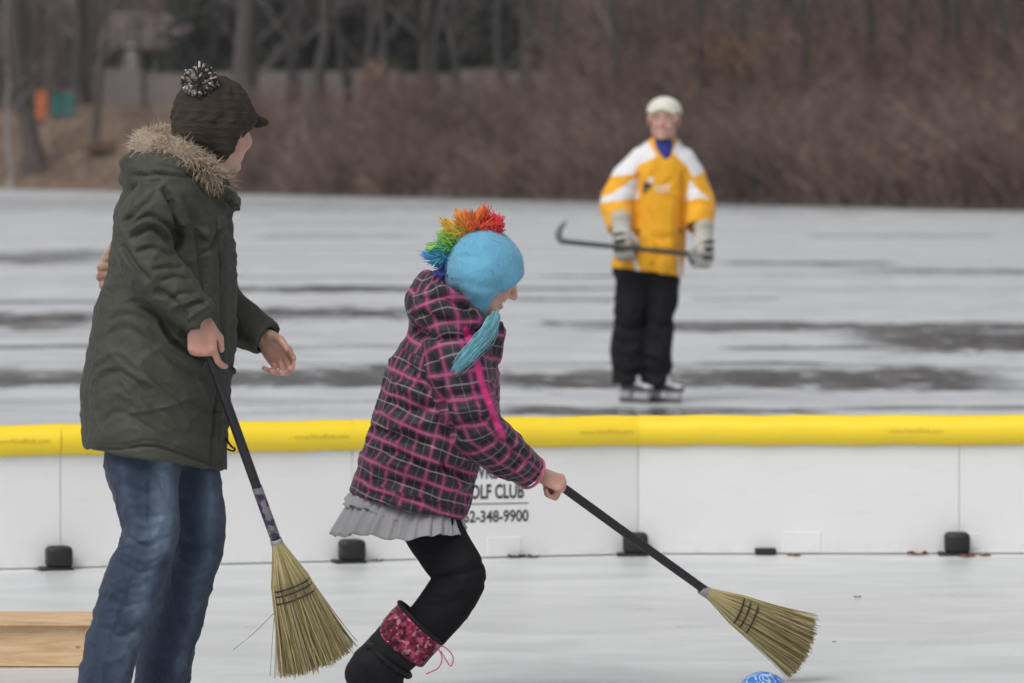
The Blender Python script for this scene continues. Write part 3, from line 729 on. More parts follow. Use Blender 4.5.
# ---- house behind the fence
HY = 222.0
def hx(u): return (u - 512) * HY / FPX
def hz(v): return CAMZ - (v - HOR) * HY / FPX
zb = float(bank_z(140, HY - shore_Y(140)))
house = empty('house', (hx(146), HY, zb), 'small house with brown shingle roof and white trim beyond the fence', 'house')
M_sid = simple('mauve_siding', (0.26, 0.235, 0.24), .8, .1, 1, kind='World'); M_white = simple('white_paint', (0.72, 0.70, 0.70), .6, .08, 3, kind='World'); M_roof = simple('brown_shingles', (0.17, 0.14, 0.137), .9, .25, 2.5, kind='World'); M_dark = simple('dark_window_glass', (0.02, 0.022, 0.025), .15)
x0h, x1h = hx(118), hx(178); yb = HY + 6
V, F = boxm(((x0h + x1h) / 2, HY + 3, (zb + hz(46)) / 2 - .1), (x1h - x0h, 6, hz(46) - zb + .2)); mk('wall', V, F, M_sid, house, smooth=False)
ov = .5; zr0, zr1 = hz(50), hz(14); xa, xb = x0h - .9, x1h + .5
V = [(xa, HY - ov, zr0), (xb, HY - ov, zr0), (xb, HY + 3, zr1), (xa, HY + 3, zr1), (xa, yb + ov, zr0), (xb, yb + ov, zr0)]; V = V + [(p[0], p[1], p[2] + .18) for p in V]
rf = mk('roof', V, [[0, 3, 2, 1], [3, 4, 5, 2], [6, 7, 8, 9], [9, 8, 11, 10], [0, 1, 7, 6], [4, 10, 11, 5], [0, 6, 9, 3], [3, 9, 10, 4], [1, 2, 8, 7], [2, 5, 11, 8]], M_roof, house, smooth=False)
V, F = boxm((hx(150), HY + 3.2, zr1 + .5), (.7, .7, 1.5), .02); mk('chimney', V, F, simple('chimney_brick', (.16, .09, .075), .9), rf, smooth=False)
V, F = boxm((hx(131), HY - .42, (hz(74) + hz(44)) / 2), (hx(137.5) - hx(124), .12, hz(44) - hz(74)), .01); mk('door', V, F, M_white, house, smooth=False)
V, F = boxm((hx(155), HY - .05, (hz(70) + hz(52)) / 2), (hx(170) - hx(140), .08, hz(52) - hz(70)), 0); w = mk('window', V, F, M_dark, house, smooth=False)
for q in (140, 155, 171):
    V, F = boxm((hx(q), HY - .07, (hz(70) + hz(52)) / 2), (.08, .16, hz(52) - hz(70) + .1), 0); mk('window_frame', V, F, M_white, w, smooth=False)
V, F = boxm(((xa + xb) / 2, HY - ov - .03, zr0 + .06), (xb - xa, .05, .2)); mk('fascia', V, F, M_roof, rf, smooth=False)
for (u, v0, v1, w_, Yh, lab) in [(268, 56, 74, 7, 236, 'narrow white shed wall glimpsed beside the stout tree'), (357, 64, 72, 22, 238, 'low white garage glimpsed between the dark evergreens')]:
    b = bank_at(u, Yh); zt = CAMZ - (v0 - HOR) * Yh / FPX; wd = w_ * Yh / FPX
    sh = empty('shed', b, lab, 'shed')
    V, F = boxm((b[0], b[1] + 1.5, (b[2] + zt) / 2), (wd, 3, zt - b[2])); mk('wall', V, F, M_white, sh, smooth=False)
    V, F = boxm((b[0], b[1] + 1.5, zt + .1), (wd + .5, 3.6, .2)); mk('roof', V, F, M_roof, sh, smooth=False)

# ---- bins on the bank
def bin_thing(u, v0, v1, wpx, Y, col, lidcol, label):
    Y = min(np.arange(190, 208, .1), key=lambda y: abs(PX(bank_at(u, y)[None])[1][0] - v1)); s = Y / FPX; base = bank_at(u, Y); w = wpx * s; h = (v1 - v0) * s
    t = empty('wheeled_bin', base, label, 'bin', 'bins on the bank'); m = simple('bin_plastic', col, .5, .1, 3); z0 = base[2] + .03
    V = []; hw0, hw1 = w * .40, w * .5
    for z, hw in ((0, hw0), (h * .86, hw1), (h * .88, hw1 * 1.08), (h * .92, hw1 * 1.08)):
        V += [(base[0] - hw, base[1] - hw, z0 + z), (base[0] + hw, base[1] - hw, z0 + z), (base[0] + hw, base[1] + hw, z0 + z), (base[0] - hw, base[1] + hw, z0 + z)]
    F = [[3, 2, 1, 0]] + [[k * 4 + j, k * 4 + (j + 1) % 4, (k + 1) * 4 + (j + 1) % 4, (k + 1) * 4 + j] for k in range(3) for j in range(4)] + [[12, 13, 14, 15]]
    mk('bin_body', V, F, m, t, smooth=False)
    V, F = boxm((base[0], base[1] - .02, z0 + h * .95), (w * 1.1, w * 1.15, h * .055), .015); mk('lid', V, F, simple('bin_lid', lidcol, .5), t, smooth=False)
    for sx in (-1, 1):
        V, F = pipe([(base[0] + sx * w * .42, base[1] + w * .45, z0 + .09), (base[0] + sx * w * .50, base[1] + w * .45, z0 + .09)], .10, 2, 14); mk('wheel', V, F, M_blackp, t)
bin_thing(42, 90, 120, 12, 197, (.46, .13, .045), (.30, .13, .08), 'orange bin on the brown slope beside the teal bins')
bin_thing(57, 93, 118, 11, 199, (.012, .13, .125), (.010, .09, .09), 'teal bin between the orange bin and another teal one')
bin_thing(69, 93, 118, 9, 199.5, (.02, .15, .14), (.25, .30, .30), 'teal bin with a pale lid, closest to the dark tree')

# ---- damp winter air over the lake
def haze_box(density):
    V, F = boxm((0, 210, 14.0), (840, 600, 30.0)); V[:, 2] = np.where(V[:, 2] > 10, 46.0, -1.5)
    g = Nodes('damp_air'); g.t.nodes.remove(g.b); v = g.n('ShaderNodeVolumePrincipled'); v.inputs['Color'].default_value = (.93, .93, .95, 1); v.inputs['Density'].default_value = density; v.inputs['Anisotropy'].default_value = 0.0
    g.l(v.outputs[0], g.out.inputs['Volume']); o = mk('haze', V, F, g.m, None, smooth=False); o['kind'] = 'stuff'; o['label'] = 'thin damp haze hanging over the lake and far bank'; o['category'] = 'haze'
haze_box(0.00016)
# ================================================================== PEOPLE
M_skin = simple('skin', (0.55, 0.33, 0.26), 0.5, 0.06, 40, 0.12, 220, attr='col', bd=0.001, Subsurface_Weight=0.08)
M_eye = simple('eye', (0.7, 0.7, 0.7), 0.2, 0.0, attr='col')
class Head:
    """head sculpted in a local frame: f forward, l to the person's left, u up; centre at eye level inside the skull"""
    def __init__(s, c, fwd, up, q=1.0, smile=0.0, wide=1.0):
        s.w = wide
        s.c = np.asarray(c, float); s.f = nrm(fwd); up = np.asarray(up, float); s.u = nrm(up - s.f * (up @ s.f)); s.l = np.cross(s.u, s.f); s.q = q; s.smile = smile
        s.A = np.stack([s.f, s.l, s.u])
    def p(s, f, l, u): return s.c + s.q * (f * s.f + l * s.w * s.l + u * s.u)
    def add(s, F):
        q = s.q
        def e(c, r, k=.012, op='u'): F.ell(s.p(*c), np.array(r) * q * np.array([1, s.w, 1]), s.A, k * q, op)
        e((-.010, 0, .034), (.098, .077, .087)); e((.030, 0, -.030), (.062, .060, .078), .02); e((.040, 0, .035), (.058, .066, .060), .02)
        e((.074, 0, -.094), (.020, .024, .017), .02)
        for sg in (-1, 1):
            e((.018, sg * .046, -.062), (.032, .016, .028), .02); e((.072, sg * .037, -.026), (.022, .020, .020), .018)
            e((.086, sg * .030, .030), (.012, .024, .008), .012)
            e((.100, sg * .031, .012), (.016, .015, .011), .010, 's')
            F.ell(s.p(.082, sg * .031, .012), .0145 * q, None, .003)
            ax = nrm(np.array([.35, sg * .94, .05]) @ s.A); e((-.004, sg * .079, -.004), (.019, .0065, .031), .006); e((.002, sg * .080, -.026), (.009, .006, .012), .006)
            e((-.003, sg * .087, -.001), (.009, .004, .016), .004, 's')
            F.ell(s.p(.098, sg * .011, -.027), np.array([.011, .0075, .0075]) * q, s.A, .006)
        F.limb([s.p(.092, 0, .022), s.p(.104, 0, -.004), s.p(.113, 0, -.022)], np.array([.007, .009, .0115]) * q, .010)
        sm = s.smile
        arc = lambda l, u0: s.p(.0935 - 14 * l * l - .004 * sm, l, u0 + sm * 14 * l * l)
        xs = np.linspace(-.025 - .006 * sm, .025 + .006 * sm, 7)
        F.limb([arc(l, -.049) for l in xs], np.array([.002, .0055, .0068, .006, .0068, .0055, .002]) * q, .004)
        F.limb([arc(l, -.062 - .004 * sm) for l in xs], np.array([.002, .006, .0078, .0085, .0078, .006, .002]) * q, .004)
        F.limb([arc(l, -.0555 - .002 * sm) + s.f * .006 * q for l in xs], np.array([.001, .0022, .0026, .0026, .0026, .0022, .001]) * q * (1 + sm), .002, 's')
    def paint(s, V, col, lip=(.46, .17, .15), brow=(.10, .06, .04), hair=None):
        L = (V - s.c) @ s.A.T / s.q; f, l, u = L[:, 0], L[:, 1] / s.w, L[:, 2]; sm = s.smile
        near = (np.abs(l) < .1) & (np.abs(u) < .16) & (f > -.13) & (f < .14)
        def mixc(m, c): nonlocal col; m = np.clip(m, 0, 1)[:, None]; col = col * (1 - m) + np.asarray(c) * m
        ck = np.exp(-((np.abs(l) - .042) ** 2 + (u + .028) ** 2) / .00045) * (f > .02) * near; mixc(ck * .35, (.60, .25, .20))
        mixc(np.exp(-((f - .112) ** 2 + l ** 2 + (u + .02) ** 2) / .0002) * near * .35, (.58, .24, .19))
        er = (np.abs(l) > .070) & (np.abs(u) < .04) & near & (f < .03); mixc(er * .45, (.58, .22, .18))
        mu = u - sm * 14 * l * l + .0555; wl = np.exp(-(mu / (.0095 + .002 * sm)) ** 4) * (np.abs(l) < .028) * (f > .06) * near; mixc(wl * .8, lip)
        if sm > .3: mixc((np.abs(mu + .002 * sm) < .0062 * sm) * (np.abs(l) < .022) * (f > .06) * near * 1.0, (.68, .65, .58))
        mixc(np.exp(-((u - .034 + .10 * (np.abs(l) - .03) ** 1) / .0052) ** 2) * (np.abs(l) > .012) * (np.abs(l) < .05) * (f > .05) * near * .8, brow)
        if hair is not None:
            m = near & ((u > .055 - .0 * f) | ((f < .005) & (u > -.045)) | ((f < -.05) & (u > -.075))) & ~((np.abs(l) > .0775) & (np.abs(u) < .04)); mixc(m * 1.0, hair)
        return col
    def eyes(s, parent, iris=(.10, .07, .045)):
        n, m = 14, 10
        for sg in (-1, 1):
            c = s.p(.0845, sg * .031, .0115); V = [c + s.q * .0128 * (s.f * math.cos(a)) + s.q * .0128 * math.sin(a) * (s.l * math.cos(b) + s.u * math.sin(b)) for a in np.linspace(0, math.pi, m) for b in np.linspace(0, 2 * math.pi, n, endpoint=False)]
            ang = np.repeat(np.linspace(0, math.pi, m), n); C = np.where((ang < .28)[:, None], np.array([.01, .01, .01]), np.where((ang < .5)[:, None], np.array(iris), np.array([.68, .66, .63])))
            F = [[i * n + j, (i + 1) * n + j, (i + 1) * n + (j + 1) % n, i * n + (j + 1) % n] for i in range(m - 1) for j in range(n)]
            mk('eye', V, F, M_eye, parent, attrs={'col': C})
HANDJ = []
def paint_hands(V, C):
    for kind, p, d, r_ in HANDJ:
        q = V - p; dist = np.linalg.norm(q, axis=1)
        if kind == 'k': m = np.exp(-(dist / r_) ** 2) * .5; c = np.array([.52, .20, .16])
        elif kind == 'g': m = np.exp(-(dist / r_) ** 2) * .35; c = np.array([.36, .17, .13])
        else: m = ((dist < r_) & ((q @ d) > .35 * r_)) * .6; c = np.array([.68, .44, .38])
        C = C * (1 - m[:, None]) + c * m[:, None]
    HANDJ.clear(); mot = vnoise(V, 55) * .07 + vnoise(V, 130) * .05; return C * (1 + mot[:, None]) + np.array([.03, -.01, -.01]) * vnoise(V, 30)[:, None]
def hand(F, w, x, n, thumb_side, q, curls, thumb, spread=0.0):
    """hand grown from wrist w: x towards the knuckles, n out of the back; curls per finger (index..little) in degrees for three joints"""
    x = nrm(x); n = nrm(np.asarray(n) - x * (np.asarray(n) @ x)); s = np.cross(n, x); s = s if s @ np.asarray(thumb_side) > 0 else -s
    w = np.asarray(w, float)
    def pt(a, b, c): return w + q * (a * x + b * s + c * n)
    ST = [(-.02, .0, .021, .016), (.012, .002, .024, .016), (.045, .003, .037, .0150), (.078, .001, .0405, .0135), (.092, 0, .038, .011)]
    F.tube(spline([list(pt(a, b, 0)) + [hw * q, th * q] for a, b, hw, th in ST], 12), .006, side=n)
    F.ell(pt(.035, .026, -.008), np.array([.030, .016, .015]) * q, np.stack([x, s, n]), .010)     # ball of the thumb
    L = [(.043, .027, .021), (.048, .030, .022), (.045, .028, .021), (.035, .021, .019)]; offs = [.0295, .010, -.0095, -.0275]; bas = [.086, .090, .086, .078]
    for i in range(4):
        d = x * 1.0 + s * spread * (1.5 - i); d = nrm(d); nn = n; P = [pt(bas[i] - .014, offs[i] * .97, .001), pt(bas[i], offs[i], .001)]
        for j in range(3):
            a = math.radians(curls[i][j]); d, nn = d * math.cos(a) - nn * math.sin(a), nn * math.cos(a) + d * math.sin(a); HANDJ.append(('k', P[-1] + nn * .008 * q, d, .0085 * q)); P.append(P[-1] + d * L[i][j] * q)
        r = np.array([.0095, .0098, .0090, .0083, .0072]) * q * (1.0 if i < 3 else .88)
        F.limb(P, r, .0015); HANDJ.append(('n', P[-1] + nn * .003 * q - d * .001, nn, .0068 * q))
        if i: HANDJ.append(('g', pt(bas[i] + .012, (offs[i] + offs[i - 1]) / 2, .004), d, .007 * q))
        F.ell(pt(bas[i], offs[i], .006), .0085 * q, None, .006)
    a0 = pt(.028, .027, -.006); P = [a0]
    for (cx, cs, cn, ln) in thumb: P.append(P[-1] + nrm(cx * x + cs * s + cn * n) * ln * q)
    F.limb(P, np.linspace(.0125, .0088, len(P)) * q, .006)
    return x, s, n
def torso_body(F, hipc, chest, neck, hl, hr, sl, sr, q):
    """trunk under the clothes: pelvis, ribcage, shoulders, neck root"""
    F.limb([hipc, (np.asarray(hipc) + chest) / 2, chest], np.array([.105, .098, .118]) * q, .05)
    for h in (hl, hr): F.limb([hipc, h], np.array([.09, .08]) * q, .04)
    for s in (sl, sr): F.limb([np.asarray(chest) * .5 + np.asarray(neck) * .5, s], np.array([.07, .048]) * q, .03)
    F.limb([chest, neck], np.array([.08, .055]) * q, .03)
def foot_body(F, ank, toe, q): F.limb([ank, np.asarray(ank) * .4 + np.asarray(toe) * .6, toe], np.array([.036, .034, .022]) * q, .02)
def px_pts(rows, Y0): return [W(u, v, Y0 + dy) for (u, v, dy) in rows]

# ------------------------------------------------------------------ cloth materials
def cloth(name, col, rough=.8, attr=None, weave=420.0, wr=14.0, wb=.25, var=.1, sheen=.15, kind='Object', axis=(1, 1, 1), spec=.35):
    g = Nodes(name); p = g.pos(axis, kind); base = g.attr(attr) if attr else col
    k = g.math('MULTIPLY_ADD', g.math('SUBTRACT', g.noise(p, 9.0, 5, .65), .5), var * 2.5, 1.0); v = g.n('ShaderNodeCombineColor'); [g.l(k, v.inputs[i]) for i in range(3)]
    c = g.mix(1.0, base, v.outputs[0], 'MULTIPLY')
    b = g.bump(g.noise(p, wr, 4, .55, .8), wb, .02); g.bump(g.noise(p, weave, 2, .5), .12, .0015, b)
    return g.fin(c, rough, Sheen_Weight=sheen, Sheen_Roughness=.5, Specular_IOR_Level=spec)
M_parka = cloth('olive_parka', (0.043, 0.045, 0.033), .66, weave=700, wr=24, wb=.28, sheen=.02, spec=.4)
M_lining = cloth('black_lining', (0.012, 0.012, 0.015), .7, sheen=0)
M_fur = simple('fur', (0.3, 0.22, 0.15), .8, .1, 40, attr='col')
M_yarn = simple('yarn', (0.3, 0.22, 0.15), .95, .12, 60, attr='col', Sheen_Weight=.2)
def denim():
    g = Nodes('blue_denim'); p = g.pos((1, 1, 1), 'Object'); w = g.attr('wear_highlight'); s = g.attr('seam')
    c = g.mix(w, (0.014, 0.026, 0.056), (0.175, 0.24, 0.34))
    c = g.mix(g.math('MULTIPLY', g.step(g.noise(g.pos((60, 60, 7), 'Object'), 6, 3, .7), .42, .7), .35), c, (0.060, 0.085, 0.13))
    sn = g.math('MULTIPLY', s, g.step(g.noise(g.pos((1, 1, 1), 'Object'), 75, 2, .5), .40, .62))
    c = g.mix(g.math('MULTIPLY', sn, .6), c, (0.012, 0.02, 0.045))
    c = g.mix(g.math('MULTIPLY', g.step(g.noise(p, 5, 4, .6), .35, .7), .22), c, (0.014, 0.024, 0.055))
    b = g.bump(g.noise(p, 26, 4, .6, .6), .28, .012); g.bump(g.noise(p, 520, 2), .2, .0015, b)
    return g.fin(c, .85, Sheen_Weight=.08)
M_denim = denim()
def knit(name, col):
    g = Nodes(name); p = g.pos((1, 1, 1), 'Object')
    wv = g.n('ShaderNodeTexWave', bands_direction='Z'); g.l(p, wv.inputs[0]); wv.inputs['Scale'].default_value = 26; wv.inputs['Distortion'].default_value = 14; wv.inputs['Detail'].default_value = 3
    c = g.mix(g.noise(p, 45, 4, .7), tuple(x * .6 for x in col), tuple(x * 1.4 for x in col))
    b = g.bump(wv.outputs[1], .30, .004); g.bump(g.noise(p, 300, 3), .3, .002, b); return g.fin(c, .95)
M_knit = knit('brown_knit', (0.030, 0.021, 0.014))
M_boot = cloth('black_boot', (0.010, 0.010, 0.012), .6, wb=.15, sheen=0, spec=.3)
M_sole = simple('black_sole', (0.02, 0.02, 0.02), .8)

def build_shoe(parent, name, ank, toe_dir, q, mat, L=.26, h=.10, sole=True):
    """boot-like shoe standing on the ice under an ankle"""
    t = nrm(np.array([toe_dir[0], toe_dir[1], 0])); heel = np.array([ank[0], ank[1], 0]) - t * .07 * q; Fd = Field(heel - .12 - np.array([0, 0, .0]) - t * 0, heel + t * L * q + .16 + np.array([0, 0, .12]), .005)
    side = np.cross((0, 0, 1), t)
    F = Fd; P = lambda a, z: heel + t * a * q + np.array([0, 0, z * q])
    F.tube([list(P(.035, .045)) + [.034 * q, .036 * q], list(P(.11, .045)) + [.036 * q, .040 * q], list(P(.20, .038)) + [.030 * q, .045 * q], list(P(L - .02, .03)) + [.020 * q, .036 * q]], .02, side=side)
    F.limb([P(.06, .05), np.asarray(ank) + np.array([0, 0, .04])], np.array([.046, .050]) * q, .03)
    F.cut(P(.1, .012), (0, 0, -1), .4)
    V, Q = F.mesh(2); o = mk(name, V, Q, mat, parent)
    if sole:
        ring = [(-.005, .0), (.0, .026), (.05, .034), (.12, .036), (.19, .044), (.24, .036), (.262, .015), (.265, 0), (.262, -.015), (.24, -.036), (.19, -.044), (.12, -.036), (.05, -.034), (.0, -.026)]
        Vs = [heel + t * a * q + side * b * q + np.array([0, 0, z]) for z in (.001, .022) for a, b in ring]; n = len(ring)
        mk('sole', Vs, [[j, (j + 1) % n, n + (j + 1) % n, n + j] for j in range(n)] + [list(range(n))[::-1], [n + j for j in range(n)]], M_sole, o, smooth=False)
    return o
def fur_tuft(parent, name, loop, rad, n, length, cols, mat, seed, width=.0011, droop=.25, closed=True, segs=4, flow=.5):
    """hairs standing on a fat roll that follows a closed loop"""
    r = np.random.default_rng(seed); L = spline(np.vstack([loop, loop[:1]]) if closed else loop, 80); T = nrm(np.gradient(L, axis=0))
    k = r.integers(0, 79, n); w = r.random((n, 1)); c = L[k] * (1 - w) + L[k + 1] * w; t = T[k]; q = r.normal(size=(n, 3)); q = nrm(q - t * (q * t).sum(1, keepdims=True))
    b = c + q * rad * .8; d = nrm(q + t * r.normal(size=(n, 1)) * flow + r.normal(size=(n, 3)) * .35); ln = length * r.uniform(.5, 1.2, (n, 1)); s = np.linspace(0, 1, segs)
    P = b[:, None] + d[:, None] * (ln[:, None] * s[None, :, None]) + np.array([0, 0, -droop])[None, None] * ln[:, None] * (s ** 2)[None, :, None] + (r.normal(size=(n, 3)) * .25)[:, None] * ln[:, None] * (s ** 2)[None, :, None]
    R = np.tile(width * (1.05 - s), (n, 1)) * r.uniform(.7, 1.4, (n, 1)); V, F = strands(P, R, 3, seed)
    pal = np.asarray(cols); C0 = pal[r.integers(0, len(pal), n)] * r.uniform(.75, 1.25, (n, 1)); tip = 1 + .55 * s[None, :, None]; C = (C0[:, None] * tip).repeat(3, 1).reshape(-1, 3)
    o = mk(name, V, F, mat, parent, attrs={'col': C}); return o

# ================================================================== WOMAN in parka
WY = 11.95
def wp(u, v, dy=0.0): return W(u, v, WY + dy)
woman = empty('person', (wp(140, 0)[0], WY, 0), 'person in long olive parka, jeans and brown knitted peaked hat, holding a broom', 'person')
wh = Head(wp(215.5, 129.5, -.01), (math.cos(math.radians(51)), math.sin(math.radians(51)), -.04), (.06, .0, 1), 1.0, .2)
RH_w = wp(197, 317, -.245); LH_w = wp(259, 335, .13)
F = Field(wp(70, 755, -.36), wp(300, 60, .34), .0031); F.lo[2] = -.02
wh.add(F)
neck = wp(196, 188, 0); chest = wp(178, 235, 0); hip = wp(158, 420, 0)
hr, hl = wp(146, 445, -.085), wp(178, 445, .085)
kr, kl = wp(150, 545, -.10), wp(200, 545, .10); ar, al = wp(100, 706, -.11), wp(163, 706, .13)
sr, sl = wp(168, 203, -.15), wp(186, 205, .15); er, el = wp(147, 255, -.205), wp(214, 302, .20)
torso_body(F, hip, chest, neck, hl, hr, sl, sr, 1.0)
F.limb([neck, wh.p(-.028, 0, -.065), wh.p(-.025, 0, -.02)], [.056, .052, .05], .03)
F.limb([sr, er, RH_w], [.034, .032, .024], .02); F.limb([sl, el, LH_w], [.034, .032, .024], .02)
for h_, k_, a_ in ((hr, kr, ar), (hl, kl, al)):
    F.limb([h_, (h_ + k_) / 2, k_, k_ * .65 + a_ * .35, a_], [.075, .062, .046, .046, .034], .03); foot_body(F, a_, a_ + np.array([.14, .0, a_[2] * -.6]), 1)
grip = lambda a, b: (a, b, 40)
hand(F, RH_w, (.16, .10, -1), (-.30, -.93, -.10), (1, 0, 0), 1.0, [(28, 30, 18), (72, 80, 45), (80, 85, 50), (80, 85, 50)], [(.75, .35, -.35, .042), (.95, -.15, -.25, .033)])
hand(F, LH_w, (.62, -.10, -.62), (.30, .92, .26), (.5, -.25, .8), 1.0, [(30, 42, 25), (38, 48, 28), (46, 52, 30), (55, 55, 32)], [(.62, .55, -.55, .044), (.95, .05, -.45, .034)])
V, Q = F.mesh(2)
C = np.tile([.53, .315, .245], (len(V), 1)); C = paint_hands(V, C); C = wh.paint(V, C, hair=(.03, .018, .012))
hm = np.maximum(np.exp(-(np.linalg.norm(V - (RH_w + np.array([.02, .01, -.09])), axis=1) / .055) ** 2), np.exp(-(np.linalg.norm(V - (LH_w + np.array([.07, 0, -.07])), axis=1) / .06) ** 2))
C = C * (1 - .5 * hm[:, None]) + np.array([.56, .25, .20]) * .5 * hm[:, None]
mk('body', V, Q, M_skin, woman, attrs={'col': C}); wh.eyes(woman)

# parka
F = Field(wp(68, 500, -.36), wp(290, 118, .34), .0048)
coat = stations([(186, 176, 0, 32, .10), (178, 190, 0, 47, .165), (174, 212, 0, 57, .19), (172, 247, 0, 60, .185), (170, 289, 0, 64, .185), (166, 312, 0, 68, .19), (161, 348, 0, 72, .20), (155, 400, 0, 73, .215), (155, 440, 0, 70, .225), (158, 490, 0, 68, .23)], WY, 22)
F.tube(coat, .0, cap=.3)
slv = stations([(168, 200, -.150, 33, .080), (150, 222, -.185, 31, .082), (145, 246, -.205, 30, .080), (152, 268, -.225, 28, .075), (174, 292, -.24, 24, .066), (199, 316, -.248, 18.5, .052), (207, 325, -.25, 18, .05)], WY, 16)
F.tube(slv, .022)
slf = stations([(186, 202, .15, 32, .08), (205, 250, .20, 28, .075), (214, 300, .205, 25, .068), (238, 322, .17, 22, .06), (262, 336, .13, 17.5, .05), (270, 341, .12, 17, .05)], WY, 14)
F.tube(slf, .018)
# hood lying on the back and the stand-up collar
F.limb(px_pts([(146, 168, .0), (146, 169, -.07), (173, 163, -.115), (203, 172, -.10), (219, 187, -.055)], WY), [.046, .046, .042, .034, .024], .03, n=12)
F.limb(px_pts([(146, 168, .0), (150, 165, .07), (176, 161, .115), (205, 171, .10), (221, 187, .04)], WY), [.046, .046, .042, .034, .024], .03, n=12)
F.ell(wp(160, 172, 0), (.085, .13, .05), None, .04)
F.limb(px_pts([(229, 196, -.055), (233, 203, 0), (231, 197, .05)], WY), [.016, .018, .016], .02)
F.limb(px_pts([(221, 212, -.02), (225, 250, -.02), (226, 300, -.02), (225, 350, -.02), (219, 420, -.02), (217, 470, -.02)], WY), [.024, .022, .022, .022, .022, .022], .02)
hemp = wp(155, 458, 0); F.cut(hemp, nrm(np.array([-.16, -.04, -1.0])), .36, .12, .010)
F.cut(wp(203, 321, -.248), nrm(slv[-1, :3] - slv[-3, :3]), .075, .035, .008)
F.cut(wp(266.5, 339, .125), nrm(slf[-1, :3] - slf[-3, :3]), .07, .035, .008)
V, Q = F.mesh(3)
V = wrinkle(V, Q, .0050, 8.0, (.8, 1.0, 1.3), 1)
V = wrinkle(V, Q, .0032, 20.0, (.7, 1, 1.5), 2)
V = wrinkle(V, Q, .0010, 48.0, (.8, 1, 1.3), 3)
Vc = crease(V, Q, .0085, 13, (.78, .1, -.62), .25, 1); Vc = crease(Vc, Q, .006, 17, (.9, -.1, .35), .3, 2); hm_ = np.clip((436 - PX(V)[1]) / 14, 0, 1)[:, None]; V = V * (1 - hm_) + Vc * hm_
st = [([(163, 186), (176, 208), (180, 235), (178, 252)], 4.5, -.015), ([(158, 190), (140, 208), (122, 226)], 4, -.006),
      ([(124, 229), (148, 214), (170, 226), (177, 240)], 3.5, -.009), ([(129, 238), (152, 228), (172, 243)], 3.2, -.009), ([(127, 233), (150, 221), (172, 235)], 3.0, .006), ([(136, 252), (156, 246), (176, 257)], 3.2, -.007),
      ([(122, 244), (132, 262), (150, 282)], 4, -.008), ([(150, 270), (168, 266), (184, 268)], 3.2, -.006), ([(158, 282), (176, 276), (192, 280)], 3.0, -.005), ([(154, 290), (170, 298), (188, 318)], 5, -.008), ([(168, 300), (184, 292), (199, 292)], 2.6, -.005), ([(181, 311), (196, 303), (207, 301)], 2.4, -.005),
      ([(186, 320), (198, 312), (211, 304)], 2.6, .004), ([(147, 180), (132, 200), (121, 236)], 5, .005), ([(185, 195), (196, 225), (202, 260), (206, 300)], 4, -.006), ([(196, 200), (207, 235), (212, 290)], 5, .006), ([(200, 260), (214, 243), (222, 230)], 4, -.006),
      ([(160, 318), (172, 338), (190, 352), (206, 360)], 2.6, -.011), ([(156, 322), (168, 343), (188, 358), (204, 366)], 3, .006), ([(150, 328), (164, 352), (190, 372), (214, 385)], 4, -.005),
      ([(102, 322), (128, 314), (150, 322)], 4.5, -.007), ([(96, 345), (122, 328), (146, 340), (165, 362)], 5, -.009), ([(92, 366), (116, 352), (138, 366), (160, 392)], 5, .007), ([(90, 388), (112, 372), (136, 384), (166, 416)], 5, -.009), ([(92, 410), (112, 392), (136, 404), (158, 428)], 4.5, .006), ([(96, 428), (118, 412), (142, 424), (176, 446)], 5, -.008),
      ([(150, 370), (172, 392), (200, 408), (220, 414)], 5, -.007), ([(164, 366), (188, 384), (218, 394)], 4.5, .005), ([(168, 410), (188, 428), (212, 440)], 5, -.007), ([(126, 300), (150, 308), (178, 330)], 5, -.006), ([(190, 330), (200, 345), (212, 352)], 4, -.006),
      ([(88, 448), (120, 449), (152, 446), (188, 456), (222, 468)], 1.6, -.006), ([(88, 444), (120, 445), (152, 441), (188, 451), (222, 463)], 1.6, -.003),
      ([(217, 214), (221, 260), (222, 320), (219, 380), (213, 440), (212, 468)], 1.8, -.008), ([(224, 225), (225, 300), (222, 380), (218, 450)], 1.5, -.004), ([(130, 176), (160, 172), (196, 178), (214, 190)], 2.4, -.009), ([(124, 196), (140, 184), (160, 180)], 3.5, -.005)]
V = folds(V, Q, [(a, b * .72, c * (.42 if min(p_[1] for p_ in a) > 300 and b > 4 else 1)) for a, b, c in st], rep=1.8)
parka = mk('parka', V, Q, M_parka, woman)
# toggles, zip pull, pocket stud
V_, F_ = pipe(px_pts([(228, 203, -.075), (236, 205, -.07), (239, 206, -.06)], WY), [.004, .003, .004], 6, 8); mk('collar_snap', V_, F_, M_blackp, parka)
V_, F_ = pipe(px_pts([(226, 438, -.04), (231, 446, -.045), (235, 449, -.045), (233, 451, -.045), (227, 449, -.04)], WY), [.0028] * 5, 14, 6); mk('drawcord', V_, F_, M_lining, parka)
V_, F_ = pipe(px_pts([(230, 366, -.03), (235, 370, -.035), (234, 374, -.035)], WY), [.003] * 3, 8, 6); mk('zip_pull', V_, F_, M_lining, parka)
